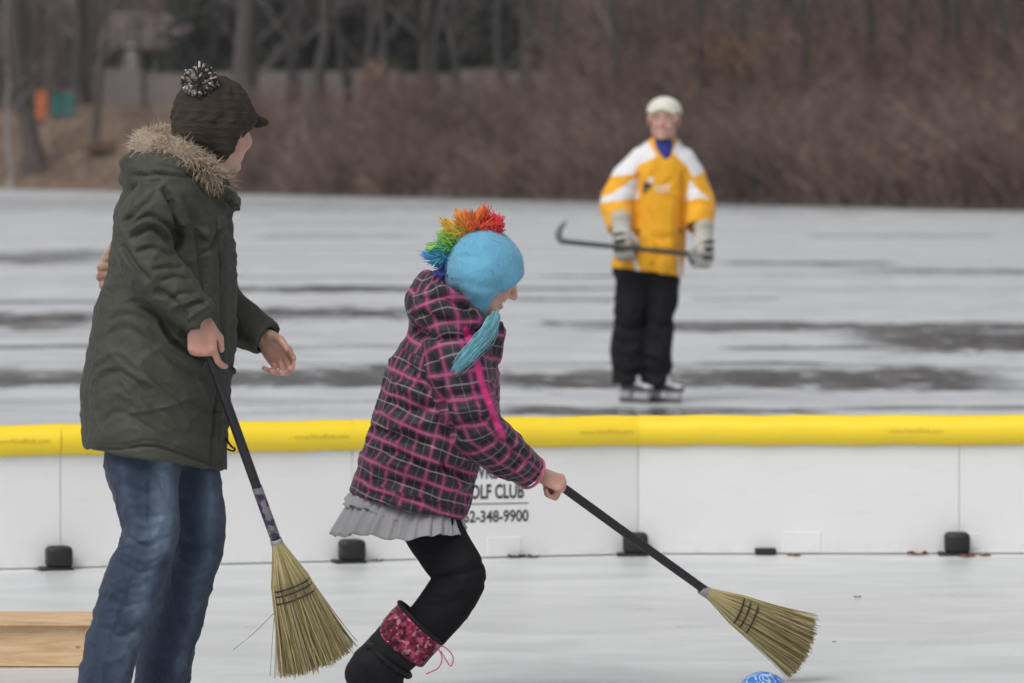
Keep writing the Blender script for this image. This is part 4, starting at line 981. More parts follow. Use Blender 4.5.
# fur trim round the hood edge
loop = np.array(px_pts([(217, 180, -.085), (204, 168, -.115), (187, 155, -.128), (165, 147, -.120), (149, 148, -.07), (145, 145, .0), (150, 140, .07), (168, 138, .12), (190, 147, .13), (208, 164, .105), (217, 180, .06), (220, 188, .0)], WY))
LL = spline(np.vstack([loop, loop[:1]]), 90); rr_ = (.030 + .005 * np.sin(np.arange(90) * .5)) * np.interp(np.arange(90), [0, 12, 30, 60, 78, 89], [.55, .85, 1.1, 1.1, .85, .55])
F = Field(LL.min(0) - .06, LL.max(0) + .06, .007); F.limb(LL, rr_, .0); V, Q = F.mesh(2)
fr = mk('fur_trim', V, Q, simple('fur_base', (.27, .21, .155), .95, .3, 30), parka)
o = fur_tuft(fr, 'fur_hair', loop, .028, 8500, .026, [(.44, .35, .27), (.36, .28, .21), (.56, .47, .37), (.22, .16, .125)], M_fur, 3, .0011, .2); o['kind'] = 'stuff'

# jeans
F = Field(wp(68, 760, -.26), wp(250, 410, .28), .0048); F.lo[2] = .015
jn = [stations([(143, 425, -.075, 36, .10), (142, 464, -.085, 37, .102), (147, 500, -.095, 31.5, .088), (151, 531, -.10, 27, .076), (142, 560, -.10, 28.5, .077), (128, 595, -.105, 28.5, .074), (111, 650, -.11, 26.5, .07), (100, 700, -.11, 26, .07), (96, 722, -.11, 27, .073)], WY, 18),
      stations([(176, 425, .075, 36, .10), (184, 478, .085, 36, .095), (196, 510, .095, 29, .08), (200, 538, .10, 24.5, .074), (193, 565, .10, 24, .072), (180, 608, .115, 25, .07), (165, 655, .125, 27.5, .07), (160, 700, .13, 27, .07), (158, 722, .13, 28, .073)], WY, 18)]
for j in jn: F.tube(j, .018, cap=.4)
F.ell(wp(160, 430, 0), (.125, .17, .09), None, .04)
for j in jn: F.cut(j[-1, :3] - np.array([0, 0, .0]), (0, 0, -1), .12, .05, .007)
V, Q = F.mesh(3); V = wrinkle(V, Q, .0036, 12, (1, 1, 1.5), 5); V = wrinkle(V, Q, .0018, 32, (1, 1, 1.5), 6)
st = [([(126, 536), (146, 546), (176, 532)], 3.2, -.008), ([(120, 550), (145, 560), (172, 548)], 3.2, .006), ([(116, 560), (140, 572), (166, 562)], 3, -.007), ([(108, 580), (132, 592), (158, 584)], 3.5, .004), ([(104, 596), (128, 606), (152, 600)], 3.2, -.005), ([(128, 520), (150, 524), (177, 514)], 3.5, .004),
      ([(100, 625), (120, 636), (142, 628)], 3, -.004), ([(92, 650), (108, 662), (134, 650)], 3, .004), ([(180, 540), (200, 548), (222, 538)], 3, -.007), ([(176, 556), (196, 566), (216, 556)], 3, .005), ([(168, 576), (190, 584), (210, 574)], 3, -.005), ([(150, 612), (172, 622), (198, 612)], 3, -.004), ([(140, 650), (160, 660), (190, 648)], 3, .004),
      ([(112, 470), (130, 488), (160, 494)], 4, -.004), ([(150, 466), (166, 490), (174, 515)], 3.5, -.004), ([(190, 480), (202, 505), (206, 530)], 4, .004)]
V = crease(V, Q, .0048, 18, (1, 0, .35), .35, 5); V = crease(V, Q, .0035, 22, (1, 0, -.3), .35, 6); V = folds(V, Q, st, rep=1.2); u, v = PX(V); N = normals(V, Q)
seamline = [(145, 455), (147, 500), (147, 535), (136, 565), (121, 602), (108, 645), (98, 700)]
d1, _ = polyline_dist(u, v, seamline); seam = np.exp(-(d1 / 2.2) ** 2) * (N[:, 1] < 0) * (V[:, 1] < WY)
d2, _ = polyline_dist(u, v, [(186, 470), (194, 530), (184, 570), (160, 640), (150, 690)]); seam = np.maximum(seam, .7 * np.exp(-(d2 / 2.0) ** 2) * (V[:, 1] > WY) * (N[:, 1] < 0))
V = V + N * (seam * .0016)[:, None]
wear_highlight = np.zeros(len(V))  # faded denim together with thigh highlights painted into the colour
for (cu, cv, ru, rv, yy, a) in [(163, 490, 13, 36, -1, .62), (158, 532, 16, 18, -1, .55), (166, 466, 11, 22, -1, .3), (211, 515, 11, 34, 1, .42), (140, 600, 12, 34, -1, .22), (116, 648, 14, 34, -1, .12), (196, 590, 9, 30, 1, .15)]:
    wear_highlight += a * np.exp(-((u - cu) / ru) ** 2 - ((v - cv) / rv) ** 2) * ((V[:, 1] - WY) * yy > 0)
for pl, wd, a, yy in [([(168, 462), (168, 500), (166, 530), (152, 572), (136, 620), (122, 683)], 9, .40, -1), ([(211, 478), (215, 520), (213, 545), (200, 590), (184, 640), (178, 683)], 7, .32, 1), ([(122, 470), (134, 520), (128, 545)], 6, .18, -1)]:  # long highlight streaks down the legs, painted in and mottled like fading
    dd, _ = polyline_dist(u, v, pl); wear_highlight += a * np.exp(-(dd / wd) ** 2) * ((V[:, 1] - WY) * yy > 0) * np.clip(.72 + .7 * vnoise(V, 26) + .5 * vnoise(V, 70), 0, 2)
jeans = mk('jeans', V, Q, M_denim, woman, attrs={'wear_highlight': np.clip(wear_highlight, 0, 1), 'seam': seam})
for a_, dr in ((ar, (1, -.1)), (al, (1, .1))): build_shoe(woman, 'boot', np.array([a_[0], a_[1], .07]), dr, 1.0, M_boot)
# knitted peaked hat
F = Field(wp(160, 172, -.17), wp(272, 60, .17), .0036)
F.ell(wh.p(-.012, 0, .042), (.109, .094, .097), wh.A, 0)
F.ell(wh.p(-.045, 0, .014), (.066, .082, .082), wh.A, .03)          # slouch at the back
F.ell(wh.p(.0, .0, .030), (.108, .0945, .05), wh.A, .02)
for sg in (-1, 1): F.limb([wh.p(-.034, sg * .072, .0), wh.p(-.036, sg * .070, -.040), wh.p(-.036, sg * .062, -.076)], [.036, .028, .012], .02)
F.limb([wh.p(-.085, 0, -.02), wh.p(-.075, 0, -.055)], [.05, .03], .03)
# brow line: keep the face clear
F.ell(wh.p(.085, 0, -.052), (.085, .088, .075), wh.A, .012, 's')
arc = [wh.p(.090 + .060 * math.cos(a), .066 * math.sin(a), .034 - .014 * math.cos(a)) for a in np.linspace(-1.35, 1.35, 9)]
F.limb(arc, [.006, .0075, .008, .008, .008, .008, .008, .0075, .006], .008)
F.tube([list(wh.p(.072, 0, .043)) + [.010, .066], list(wh.p(.11, 0, .035)) + [.008, .060], list(wh.p(.146, 0, .022)) + [.006, .036]], .010, side=wh.l)
V, Q = F.mesh(2); L = (V - wh.c) @ wh.A.T
N = normals(V, Q); az = np.arctan2(L[:, 1], L[:, 0] + .02); ht = L[:, 2]
cab = np.sin(az * 13 + .9 * np.sin(ht * 95)) * (ht > .02) * .0026 + np.sin(ht * 330) * .0008
V = V + N * cab[:, None]; V = wrinkle(V, Q, .0018, 26, (1, 1, 1), 8)
hat = mk('hat', V, Q, M_knit, woman)
c = wp(200, 83, -.082); n = 1500; r = np.random.default_rng(4); d = nrm(r.normal(size=(n, 3))); s = np.linspace(0, 1, 4)
P = c + d[:, None] * (.010 + .031 * s)[None, :, None] * r.uniform(.90, 1.04, (n, 1, 1)) + (r.normal(size=(n, 3)) * .006)[:, None] * (s ** 2)[None, :, None]
V, Q = strands(P, np.tile([.0014, .0024, .0030, .0028], (n, 1)), 5, 3); pal = np.array([(.035, .024, .022), (.035, .024, .022), (.05, .035, .035), (.60, .56, .52), (.45, .40, .37)]); C = pal[r.integers(0, 5, n)].repeat(20, 0)
mk('pompom', V, Q, M_yarn, hat, attrs={'col': C})
# mitten showing behind her back
F = Field(wp(85, 305, .02), wp(128, 235, .25), .0036); F.limb(px_pts([(117, 246, .14), (112, 260, .13), (110, 276, .13)], WY), [.020, .026, .024], .01)
for (u_, v_, r_) in [(104, 259, .0125), (100.5, 267, .0135), (100, 276, .0135), (102.5, 284.5, .0125)]: F.limb(px_pts([(114, v_ - 2, .09), (u_ + 2, v_, .085), (u_ + 1, v_ + 1, .11), (110, v_ + 2, .13)], WY), [r_, r_, r_, r_], .003)
V, Q = F.mesh(2); z = np.clip(vnoise(V, 34) * 2 + .5, 0, 1)[:, None]; C = z * np.array([.38, .25, .17]) + (1 - z) * np.array([.27, .13, .11]); mk('mitten', V, Q, M_yarn, woman, attrs={'col': C})['label'] = 'tan mitten showing behind the parka back'

# ================================================================== GIRL sweeping
GY = 12.70
def gp(u, v, dy=0.0): return W(u, v, GY + dy)
girl = empty('person', (gp(420, 0)[0], GY, 0), 'child in pink and black plaid jacket, grey skirt and blue earflap hat, sweeping', 'person')
pit = math.radians(25); gh = Head(gp(483.5, 274.5, 0), (math.cos(pit), .16, -math.sin(pit)), (math.sin(pit), 0, math.cos(pit)), .92, 1.0)
F = Field(gp(325, 715, -.3), gp(570, 215, .36), .0036); F.lo[2] = -.01
gh.add(F)
neck = gp(462, 326); chest = gp(447, 372); hip = gp(418, 492)
RW = gp(534, 474, .04); LW = gp(490, 440, .20)
hr, hl = gp(424, 512, -.06), gp(424, 512, .07); kr, kl = gp(461, 574, -.08), gp(459, 574, .08); ar, al = gp(378, 668, -.09), gp(379, 667, .09)
sr, sl = gp(455, 350, -.13), gp(470, 352, .13); er, el = gp(473, 425, -.10), gp(474, 420, .20)
torso_body(F, hip, chest, neck, hl, hr, sl, sr, .72)
F.limb([neck, gh.p(-.03, 0, -.065), gh.p(-.025, 0, -.02)], [.042, .042, .042], .03)
F.limb([sr, er, RW], [.034, .030, .020], .02); F.limb([sl, el, LW], [.034, .030, .020], .02)
for h_, k_, a_ in ((hr, kr, ar), (hl, kl, al)):
    F.limb([h_, (h_ + k_) / 2, k_, k_ * .6 + a_ * .4, a_], [.055, .052, .042, .042, .030], .02); F.limb([a_, gp(384, 688, a_[1] - GY)], [.028, .02], .01)
fist = [(78, 92, 50), (82, 95, 52), (84, 95, 52), (84, 95, 52)]
hd = nrm(gp(793, 652, .50) - gp(552, 483, .09))     # broom direction
hand(F, RW, (.86, .22, -.34), (.40, -.50, .77), (.3, .8, .5), .96, fist, [(.60, .35, -.75, .036), (.55, -.55, -.62, .028)])
hand(F, LW, (.80, -.25, -.10), (.2, .75, .6), (.4, -.8, .5), .80, fist, [(.60, .35, -.75, .036), (.55, -.55, -.62, .028)])
V, Q = F.mesh(2); C = np.tile([.60, .37, .29], (len(V), 1)); C = paint_hands(V, C); C = gh.paint(V, C, lip=(.55, .20, .18))
hm = np.exp(-(np.linalg.norm(V - (RW + np.array([.06, 0, -.02])), axis=1) / .05) ** 2); C = C * (1 - .45 * hm[:, None]) + np.array([.55, .25, .20]) * .45 * hm[:, None]
mk('body', V, Q, M_skin, girl, attrs={'col': C}); gh.eyes(girl, (.07, .10, .14))

# plaid jacket
def plaid():
    g = Nodes('pink_plaid'); uvn = g.n('ShaderNodeUVMap', uv_map='UVMap'); sx = g.n('ShaderNodeSeparateXYZ'); g.l(uvn.outputs[0], sx.inputs[0])
    p = g.pos((1, 1, 1), 'Object'); PER = .063
    def lines(x, off=0.0):
        f = g.math('FRACT', g.math('ADD', g.math('DIVIDE', x, PER), off)); a = g.math('ABSOLUTE', g.math('SUBTRACT', f, .5))
        wide = g.step(a, .165, .120); core = g.step(a, .075, .040)
        f2 = g.math('FRACT', g.math('ADD', g.math('DIVIDE', x, PER), off + .5)); thin = g.step(g.math('ABSOLUTE', g.math('SUBTRACT', f2, .46)), .040, .022)
        return wide, core, thin
    wu, cu, tu = lines(sx.outputs[0]); wv_, cv, tv = lines(sx.outputs[1], .3)
    c = g.mix(g.math('MULTIPLY', wu, .62), (0.010, 0.007, 0.014), (0.150, 0.024, 0.085)); c = g.mix(g.math('MULTIPLY', wv_, .62), c, (0.150, 0.024, 0.080))
    c = g.mix(g.math('MULTIPLY', cu, .60), c, (0.40, 0.060, 0.175)); c = g.mix(g.math('MULTIPLY', cv, .74), c, (0.47, 0.085, 0.21))
    c = g.mix(g.math('MULTIPLY', tu, .18), c, (0.42, 0.34, 0.38)); c = g.mix(g.math('MULTIPLY', tv, .38), c, (0.46, 0.38, 0.42))
    c = g.mix(g.attr('stripe'), c, (0.72, 0.03, 0.24))
    b = g.bump(g.noise(p, 26, 4, .6, .7), .30, .02); g.bump(g.noise(p, 600, 2), .12, .0015, b); return g.fin(c, .62, Sheen_Weight=.06)
M_plaid = plaid()
F = Field(gp(335, 540, -.30), gp(560, 262, .34), .0046)
tor = stations([(466, 318, 0, 24, .075), (458, 338, 0, 40, .115), (447, 362, 0, 51, .145), (440, 388, 0, 55, .155), (431, 420, 0, 55, .155), (421, 455, 0, 57, .165), (412, 488, 0, 59, .178), (402, 525, 0, 60, .185)], GY, 18)
F.tube(tor, 0, cap=.3)
sv = stations([(452, 348, -.115, 29, .078), (458, 372, -.135, 30, .080), (466, 402, -.135, 29, .077), (478, 430, -.11, 27, .070), (503, 452, -.05, 23, .060), (529, 471, .02, 17, .046), (535, 475, .035, 16.5, .045)], GY, 16)
F.tube(sv, .014)
sf = stations([(468, 350, .115, 28, .075), (472, 385, .17, 27, .07), (474, 420, .20, 25, .066), (484, 436, .20, 20, .055), (496, 444, .20, 15, .045)], GY, 12)
F.tube(sf, .014)
hd_rows = [(425, 290, 0, 20, .09), (421, 304, 0, 24, .13), (440, 312, 0, 26, .145), (462, 316, 0, 24, .14), (486, 324, 0, 17, .10), (500, 334, 0, 10, .05)]
hst = stations(hd_rows, GY, 14)
F.limb(px_pts([(428, 290, -.02), (424, 304, -.085), (442, 306, -.125), (464, 318, -.115), (484, 328, -.075), (497, 336, -.015)], GY), [.046, .052, .050, .044, .028, .014], .02, n=14)
F.limb(px_pts([(428, 290, .02), (424, 304, .085), (442, 302, .125), (464, 312, .115), (484, 324, .075), (497, 334, .015)], GY), [.046, .052, .050, .044, .028, .014], .02, n=14)
F.ell(gp(440, 320, 0), (.085, .13, .055), None, .03)
F.limb(px_pts([(499, 325, 0), (499, 338, 0), (492, 356, 0)], GY), [.012, .016, .03], .015)
ax = nrm(tor[-1, :3] - tor[-4, :3]); F.cut(gp(406, 504, 0), nrm(ax + np.array([.05, 0, -.02])), .30, .10, .010)
F.cut(gp(531, 472.5, .025), nrm(sv[-1, :3] - sv[-3, :3]), .095, .03, .007)
V, Q = F.mesh(3); V = wrinkle(V, Q, .0042, 12, (1, 1, 1), 12); V = wrinkle(V, Q, .0022, 28, (1, 1, 1), 13)
st = [([(432, 350), (438, 385), (443, 415), (455, 442)], 4, -.014), ([(410, 330), (436, 336), (462, 334), (484, 330)], 3.5, -.012), ([(418, 300), (440, 296), (462, 306), (480, 320)], 3.2, -.008), ([(412, 312), (432, 318), (456, 324)], 3.5, -.006), ([(428, 284), (446, 290), (470, 305)], 3, .006),
      ([(388, 400), (410, 410), (436, 406)], 4, -.008), ([(384, 412), (408, 424), (440, 420)], 4, .006), ([(376, 428), (400, 436), (436, 446)], 4, -.009), ([(366, 452), (396, 452), (424, 468), (460, 470)], 4, -.008), ([(364, 464), (396, 466), (430, 482)], 4, .006), ([(358, 480), (396, 482), (440, 492)], 3.5, -.006), ([(402, 362), (418, 374), (430, 394)], 4, -.007), ([(394, 384), (414, 392), (428, 400)], 4, .006),
      ([(440, 462), (456, 474), (468, 468)], 4, -.010), ([(446, 480), (458, 486), (470, 482)], 4, .006), ([(448, 396), (470, 392), (492, 386)], 3.5, -.006), ([(452, 412), (474, 408), (498, 402)], 3.5, .005), ([(458, 426), (480, 420), (506, 418)], 3.5, -.008), ([(466, 438), (488, 430), (512, 428)], 3.2, .005), ([(478, 448), (496, 440), (518, 440)], 3.2, -.007), ([(494, 462), (508, 452), (526, 450)], 3, -.006), ([(510, 472), (522, 462), (536, 460)], 2.8, -.005), ([(520, 480), (530, 472), (541, 466)], 2.2, .003),
      ([(352, 488), (390, 497), (430, 503), (462, 512)], 1.8, -.004)]
V = crease(V, Q, .009, 15, (.8, 0, -.5), .35, 8); V = folds(V, Q, st, rep=2.0)
u, v = PX(V); dT, lT, aT = tube_coords(tor, V); dS, lS, aS = tube_coords(sv, V); dF, lF, aF = tube_coords(sf, V); dH, lH, aH = tube_coords(hst, V)
lab = np.argmin(np.stack([dT, dS - .002, dF - .002], 1), 1); hood = (v < 331 + (u - 440) * .06) & (lab == 0); lab = np.where(hood, 3, lab)
UVs = np.stack([np.stack([aT * .20, lT], 1), np.stack([aS * .078, lS], 1), np.stack([aF * .078, lF], 1), np.stack([aH * .13 + .02, lH * 1.1], 1)], 0)
# tilt: pattern pieces of a real jacket are cut a little off grain
UVs[0, :, 0] += np.where(lT < .135, .021, 0) + np.where(lT > .50, .012, 0); UVs[0, :, 1] += np.where(lT < .135, .017, 0) + .05 * np.sin(aT) * .25; UVs[1, :, 1] += .10 * UVs[1, :, 0]
UVs = UVs + (np.stack([vnoise(V, 16), vnoise(V + 7, 16)], 1) * .0055 + np.stack([vnoise(V, 40), vnoise(V + 7, 40)], 1) * .0016)[None]
fl = lab[Q[:, 0]]; uv = UVs[fl.repeat(4), Q.ravel()]
ds, _ = polyline_dist(u, v, [(466, 330), (474, 352), (482, 384), (490, 404), (497, 424), (503, 436)]); wd = 3.0
stripe = np.clip(1.6 - ds / wd, 0, 1) * (normals(V, Q)[:, 1] < .1)
jacket = mk('plaid_jacket', V, Q, M_plaid, girl, uv=uv, attrs={'stripe': stripe})
# pink cuff edge
M_pink = cloth('pink_trim', (.60, .15, .24), .8)
cc = gp(532, 473, .027); tdir = nrm(sv[-1, :3] - sv[-3, :3]); sd = nrm(np.array([0, 1, 0]) - tdir * tdir[1]); nn = np.cross(sd, tdir)
ringp = [cc + .0455 * math.cos(a) * nn + .045 * math.sin(a) * sd for a in np.linspace(0, 2 * math.pi, 25)]; V_, F_ = pipe(ringp, .0045, 48, 8, False); mk('cuff', V_, F_, M_pink, jacket)
# ruffled skirt: two tiers of gathered cloth
M_skirt = cloth('grey_ruffle', (.34, .335, .35), .55, wr=40, wb=.12, sheen=.2)
def ruffle(name, cT, cB, aT_, bT_, aB, bB, nw, amp, seed, parent, tl0, tl1, th=.0016):
    r = np.random.default_rng(seed); n, m = 220, 14; ph = r.uniform(0, 6.28, 4); V = []
    for k in range(m):
        s = k / (m - 1)
        for j in range(n):
            a = 2 * math.pi * j / n; w = math.sin(nw * a + ph[0] + 1.1 * math.sin(3 * a + ph[1])) + .5 * math.sin(nw * 1.7 * a + ph[2]) + .35 * math.sin(nw * .45 * a + ph[3])
            w += .8 * math.sin(nw * 2.9 * a + 5 * ph[1] + 2 * s) * .4 + .5 * math.sin(7 * a + ph[2] + 3 * s); q = amp * s ** .8 * w; A_ = aT_ + (aB - aT_) * s ** 1.25 + q; B_ = bT_ + (bB - bT_) * s ** 1.25 + q
            c = np.asarray(cT) * (1 - s) + np.asarray(cB) * s
            V.append(c + np.array([A_ * math.cos(a), B_ * np.sign(math.sin(a)) * abs(math.sin(a)) ** .72, (tl0 + (tl1 - tl0) * s) * A_ * math.cos(a) * -1 + .25 * q + (.006 * math.sin(5 * a + ph[3]) + .003 * math.sin(17 * a + ph[0])) * s]))
    F_ = np.array([[k * n + j, k * n + (j + 1) % n, (k + 1) * n + (j + 1) % n, (k + 1) * n + j] for k in range(m - 1) for j in range(n)]); V = np.array(V)
    o = mk(name, V, F_, M_skirt, parent); md = o.modifiers.new('thick', 'SOLIDIFY'); md.thickness = th; md.offset = 0; return o
skirt = ruffle('skirt', gp(410, 492), gp(399, 531), .138, .122, .182, .225, 30, .0062, 1, girl, .26, .0)
ruffle('upper_ruffle', gp(409, 490), gp(402, 514), .128, .120, .159, .168, 34, .0040, 2, skirt, .26, .20)
# black trousers
M_black = cloth('black_trousers', (.0105, .0098, .0125), .85, wr=22, wb=.25, sheen=0, spec=.2)
F = Field(gp(360, 690, -.2), gp(500, 470, .2), .0046)
tr = [stations([(418, 500, s * .05, 30, .070), (434, 532, s * .055, 29, .070), (448, 556, s * .07, 27.5, .072), (461, 575, s * .08, 25.5, .070), (452, 594, s * .08, 26, .070), (436, 616, s * .085, 25.5, .069), (418, 634, s * .085, 24, .066)], GY, 16) for s in (-1, 1)]
F.tube(tr[0], .0, cap=.5)
tr[1][:, 3] *= .93; F.tube(tr[1], .012, cap=.5); F.ell(gp(416, 500, 0), (.11, .115, .06), None, .03)
V, Q = F.mesh(3); V = wrinkle(V, Q, .0026, 18, (1, 1, 1), 15); st = [([(430, 582), (446, 578), (470, 572), (486, 566)], 3, -.006), ([(434, 574), (452, 568), (480, 558)], 3, .004), ([(428, 592), (448, 592), (478, 586)], 3, .004), ([(420, 604), (440, 606), (468, 598)], 3, -.004), ([(416, 556), (440, 560), (470, 546)], 3.5, -.004)]
V = folds(V, Q, st); mk('trousers', V, Q, M_black, girl)
# boots with pink sequin cuffs
def sequin():
    g = Nodes('pink_sequins'); p = g.pos((1, 1, 1), 'Object'); vo = g.n('ShaderNodeTexVoronoi'); g.l(p, vo.inputs['Vector']); vo.inputs['Scale'].default_value = 95
    sp = g.n('ShaderNodeSeparateColor'); g.l(vo.outputs['Color'], sp.inputs[0])
    c = g.ramp(sp.outputs[0], [(.0, (.05, .004, .015)), (.35, (.24, .012, .05)), (.65, (.42, .03, .10)), (.86, (.62, .14, .22)), (1.0, (.75, .45, .52))])
    big = g.noise(p, 30, 3, .6); c = g.mix(g.step(big, .55, .35), c, (.05, .004, .018))
    nv = g.n('ShaderNodeVectorMath', operation='SUBTRACT'); g.l(vo.outputs['Color'], nv.inputs[0]); nv.inputs[1].default_value = (.5, .5, .5)
    ge = g.n('ShaderNodeNewGeometry'); ad = g.n('ShaderNodeVectorMath', operation='MULTIPLY_ADD'); g.l(nv.outputs[0], ad.inputs[0]); ad.inputs[1].default_value = (.9, .9, .9); g.l(ge.outputs['Normal'], ad.inputs[2])
    g.l(ad.outputs[0], g.b.inputs['Normal']); return g.fin(c, .32, Metallic=.35)
M_seq = sequin()
for s_ in (-1, 1):
    dy = s_ * .088; B = lambda u, v: gp(u, v, dy)
    bt = mk_boot = None
    F = Field(gp(325, 728, dy - .13), gp(460, 585, dy + .13), .0042); F.lo[2] = .0
    F.tube(stations([(424, 622, dy, 26, .075), (408, 636, dy, 27, .076), (392, 652, dy, 26, .072), (376, 668, dy, 25, .066)], GY, 10), .0, cap=.6)
    F.tube(stations([(364, 672, dy, 20, .048), (374, 684, dy, 22, .050), (390, 696, dy, 17, .050), (404, 702, dy, 10, .042)], GY, 10), .03)
    F.cut(gp(421, 621, dy), nrm(gp(440, 600) - gp(400, 642)), .16, .03, .008)
    F.cut((gp(380, 700)[0], GY + dy, .006), (0, 0, -1), .3)
    V, Q = F.mesh(2); V = wrinkle(V, Q, .002, 24, (1, 1, 1), 17); boot = mk('boot', V, Q, M_boot, girl)
    F = Field(gp(360, 690, dy - .13), gp(460, 585, dy + .13), .0042)
    F.tube(stations([(424, 621, dy, 29.5, .082), (412, 633, dy, 30, .083), (400, 648, dy, 29, .080), (392, 657, dy, 28, .077)], GY, 8), 0, cap=.3)
    F.cut(gp(420, 623, dy), nrm(gp(440, 600) - gp(402, 640)), .16, .05, .007); F.cut(gp(401, 651, dy), -nrm(gp(440, 604) - gp(404, 650)), .16)
    V, Q = F.mesh(2); V = wrinkle(V, Q, .003, 30, (1, 1, 1), 18); cuff = mk('sequin_cuff', V, Q, M_seq, boot)
    def hoop(u, v, ra, rb, rad, ax_):
        c_ = gp(u, v, dy); sd_ = np.array([0, 1.0, 0]); nn_ = np.cross(sd_, ax_); return pipe([c_ + ra * math.cos(g) * nn_ + rb * math.sin(g) * sd_ for g in np.linspace(0, 2 * math.pi, 25)], rad, 48, 8, False)
    axb = nrm(gp(424, 621) - gp(392, 655)); mk('cuff_piping', *hoop(420.5, 622.5, .080, .081, .0065, nrm(gp(440, 600) - gp(402, 640))), M_boot, cuff)
    V_, F_ = hoop(389, 660, .0695, .0695, .0095, nrm(gp(440, 604) - gp(404, 650))); st_ = mk('strap', V_, F_, M_boot, boot)
    V_, F_ = boxm(gp(371, 645, dy - .035), (.030, .030, .022), .004, seg=1); mk('buckle', V_, F_, M_blackp, st_)
    V_, F_ = pipe(px_pts([(437, 645, dy - .055), (446, 648, dy - .06), (453, 657, dy - .06), (451, 666, dy - .06), (446, 660, dy - .06), (441, 651, dy - .057)], GY), .0018, 30, 6); mk('drawstring', V_, F_, M_pink, cuff)
    V_, F_ = pipe(px_pts([(437, 645, dy - .055), (442, 658, dy - .06), (438, 668, dy - .06), (426, 674, dy - .06)], GY), .0018, 20, 6); mk('drawstring', V_, F_, M_pink, cuff)
# blue earflap hat with a shaggy many-coloured crest
M_fleece = cloth('blue_fleece', (.135, .385, .56), .95, weave=330, wr=38, wb=.09, sheen=.35, var=.09)
F = Field(gp(430, 345, -.16), gp(540, 212, .16), .0036); q = gh.q
F.ell(gh.p(-.008, 0, .040), np.array([.112, .094, .096]) * q, gh.A, 0); F.ell(gh.p(.006, 0, .012), np.array([.103, .093, .064]) * q, gh.A, .03)
F.ell(gh.p(-.060, 0, -.020), np.array([.052, .074, .066]) * q, gh.A, .03)
for sg in (-1, 1): F.limb([gh.p(-.020, sg * .076, -.01), gh.p(.000, sg * .074, -.050), gh.p(.018, sg * .068, -.092), gh.p(.030, sg * .060, -.122)], np.array([.052, .043, .028, .013]) * q, .03)
F.ell(gh.p(.100, 0, -.048), np.array([.064, .080, .088]) * q, gh.A, .012, 's')
V, Q = F.mesh(3); V = wrinkle(V, Q, .0022, 14, (1, 1, 1), 21); V = wrinkle(V, Q, .001, 40, (1, 1, 1), 22)
V = folds(V, Q, [([(455, 258), (472, 256), (490, 260)], 3, -.004), ([(452, 282), (476, 292), (500, 290), (520, 278)], 4, .004), ([(470, 300), (488, 300), (502, 294)], 3.5, -.003), ([(482, 232), (477, 242), (480, 250)], 2.6, -.003)])
ghat = mk('hat', V, Q, M_fleece, girl)
def nap(parent, V, Q, n, ln, rad, col, seed, mat):
    r = np.random.default_rng(seed); N = normals(V, Q); k = r.integers(0, len(V), n); d = nrm(N[k] + r.normal(size=(n, 3)) * .55); s_ = np.linspace(0, 1, 3); l_ = ln * r.uniform(.4, 1.2, n)
    P = V[k][:, None] + d[:, None] * (l_[:, None] * s_[None])[:, :, None] + (r.normal(size=(n, 3)) * ln * .35)[:, None] * (s_ ** 2)[None, :, None]
    v_, f_ = strands(P, np.tile([rad, rad * .8, rad * .3], (n, 1)), 3, seed); c_ = (np.asarray(col) * r.uniform(.75, 1.25, (n, 1))).repeat(9, 0); o = mk('nap', v_, f_, mat, parent, attrs={'col': c_}); o['kind'] = 'stuff'
nap(ghat, V, Q, 6000, .0032, .0004, (.145, .40, .575), 3, M_yarn)
# crest
r = np.random.default_rng(9); n = 5200; nc = 110; cid = r.integers(0, nc, n); t_ = np.clip((cid + .5) / nc + r.normal(size=n) * .007, 0, 1); cr = spline([(502, 233), (487, 228), (470, 230), (457, 239), (449, 252), (447, 266), (449, 279)], 60)
ci = t_ * 59; k = np.minimum(ci.astype(int), 58); w = (ci - k)[:, None]; b2 = cr[k] * (1 - w) + cr[k + 1] * w; T2 = nrm(cr[k + 1] - cr[k]); out2 = np.stack([T2[:, 1], -T2[:, 0]], 1); out2 *= np.sign((out2 * (b2 - np.array([486, 266]))).sum(1))[:, None]
yj = r.normal(size=n) * .013; base = np.stack([gp(a, b_, 0) for a, b_ in b2]); base[:, 1] += yj; dirv = np.stack([out2[:, 0], yj * 20, -out2[:, 1]], 1) + r.normal(size=(nc, 3))[cid] * .38 + r.normal(size=(n, 3)) * .15
dirv = nrm(dirv + np.stack([.15 * (t_ < .25) - .15 * (t_ > .5), 0 * t_, .12 * np.ones(n)], 1)); ln = (.029 + .014 * np.sin(np.clip(t_ * 1.15, 0, 1) * math.pi)) * r.uniform(.7, 1.08, n) * r.uniform(.75, 1.15, nc)[cid]; s = np.linspace(0, 1, 5)
P = base[:, None] - dirv[:, None] * .006 + dirv[:, None] * (ln[:, None, None] * s[None, :, None]) + (r.normal(size=(nc, 3))[cid] * .012 + r.normal(size=(n, 3)) * .006 + np.array([-.005, 0, -.003]))[:, None] * (s ** 2)[None, :, None]
V, Q = strands(P, np.tile([.0016, .0017, .0017, .0015, .0009], (n, 1)), 4, 6)
stops = np.array([0, .17, .30, .42, .52, .63, .73, .84, 1.0]); rc = np.array([(.85, .035, .075), (.86, .06, .06), (.88, .24, .03), (.86, .50, .05), (.50, .68, .08), (.14, .58, .14), (.05, .36, .62), (.05, .17, .58), (.14, .05, .34)])
tj = np.clip(t_ + r.normal(size=n) * .018, 0, 1); C = np.stack([np.interp(tj, stops, rc[:, i]) for i in range(3)], 1) * r.uniform(.75, 1.15, (n, 1)); o = mk('crest', V, Q, M_yarn, ghat, attrs={'col': C.repeat(20, 0)}); o['kind'] = 'stuff'
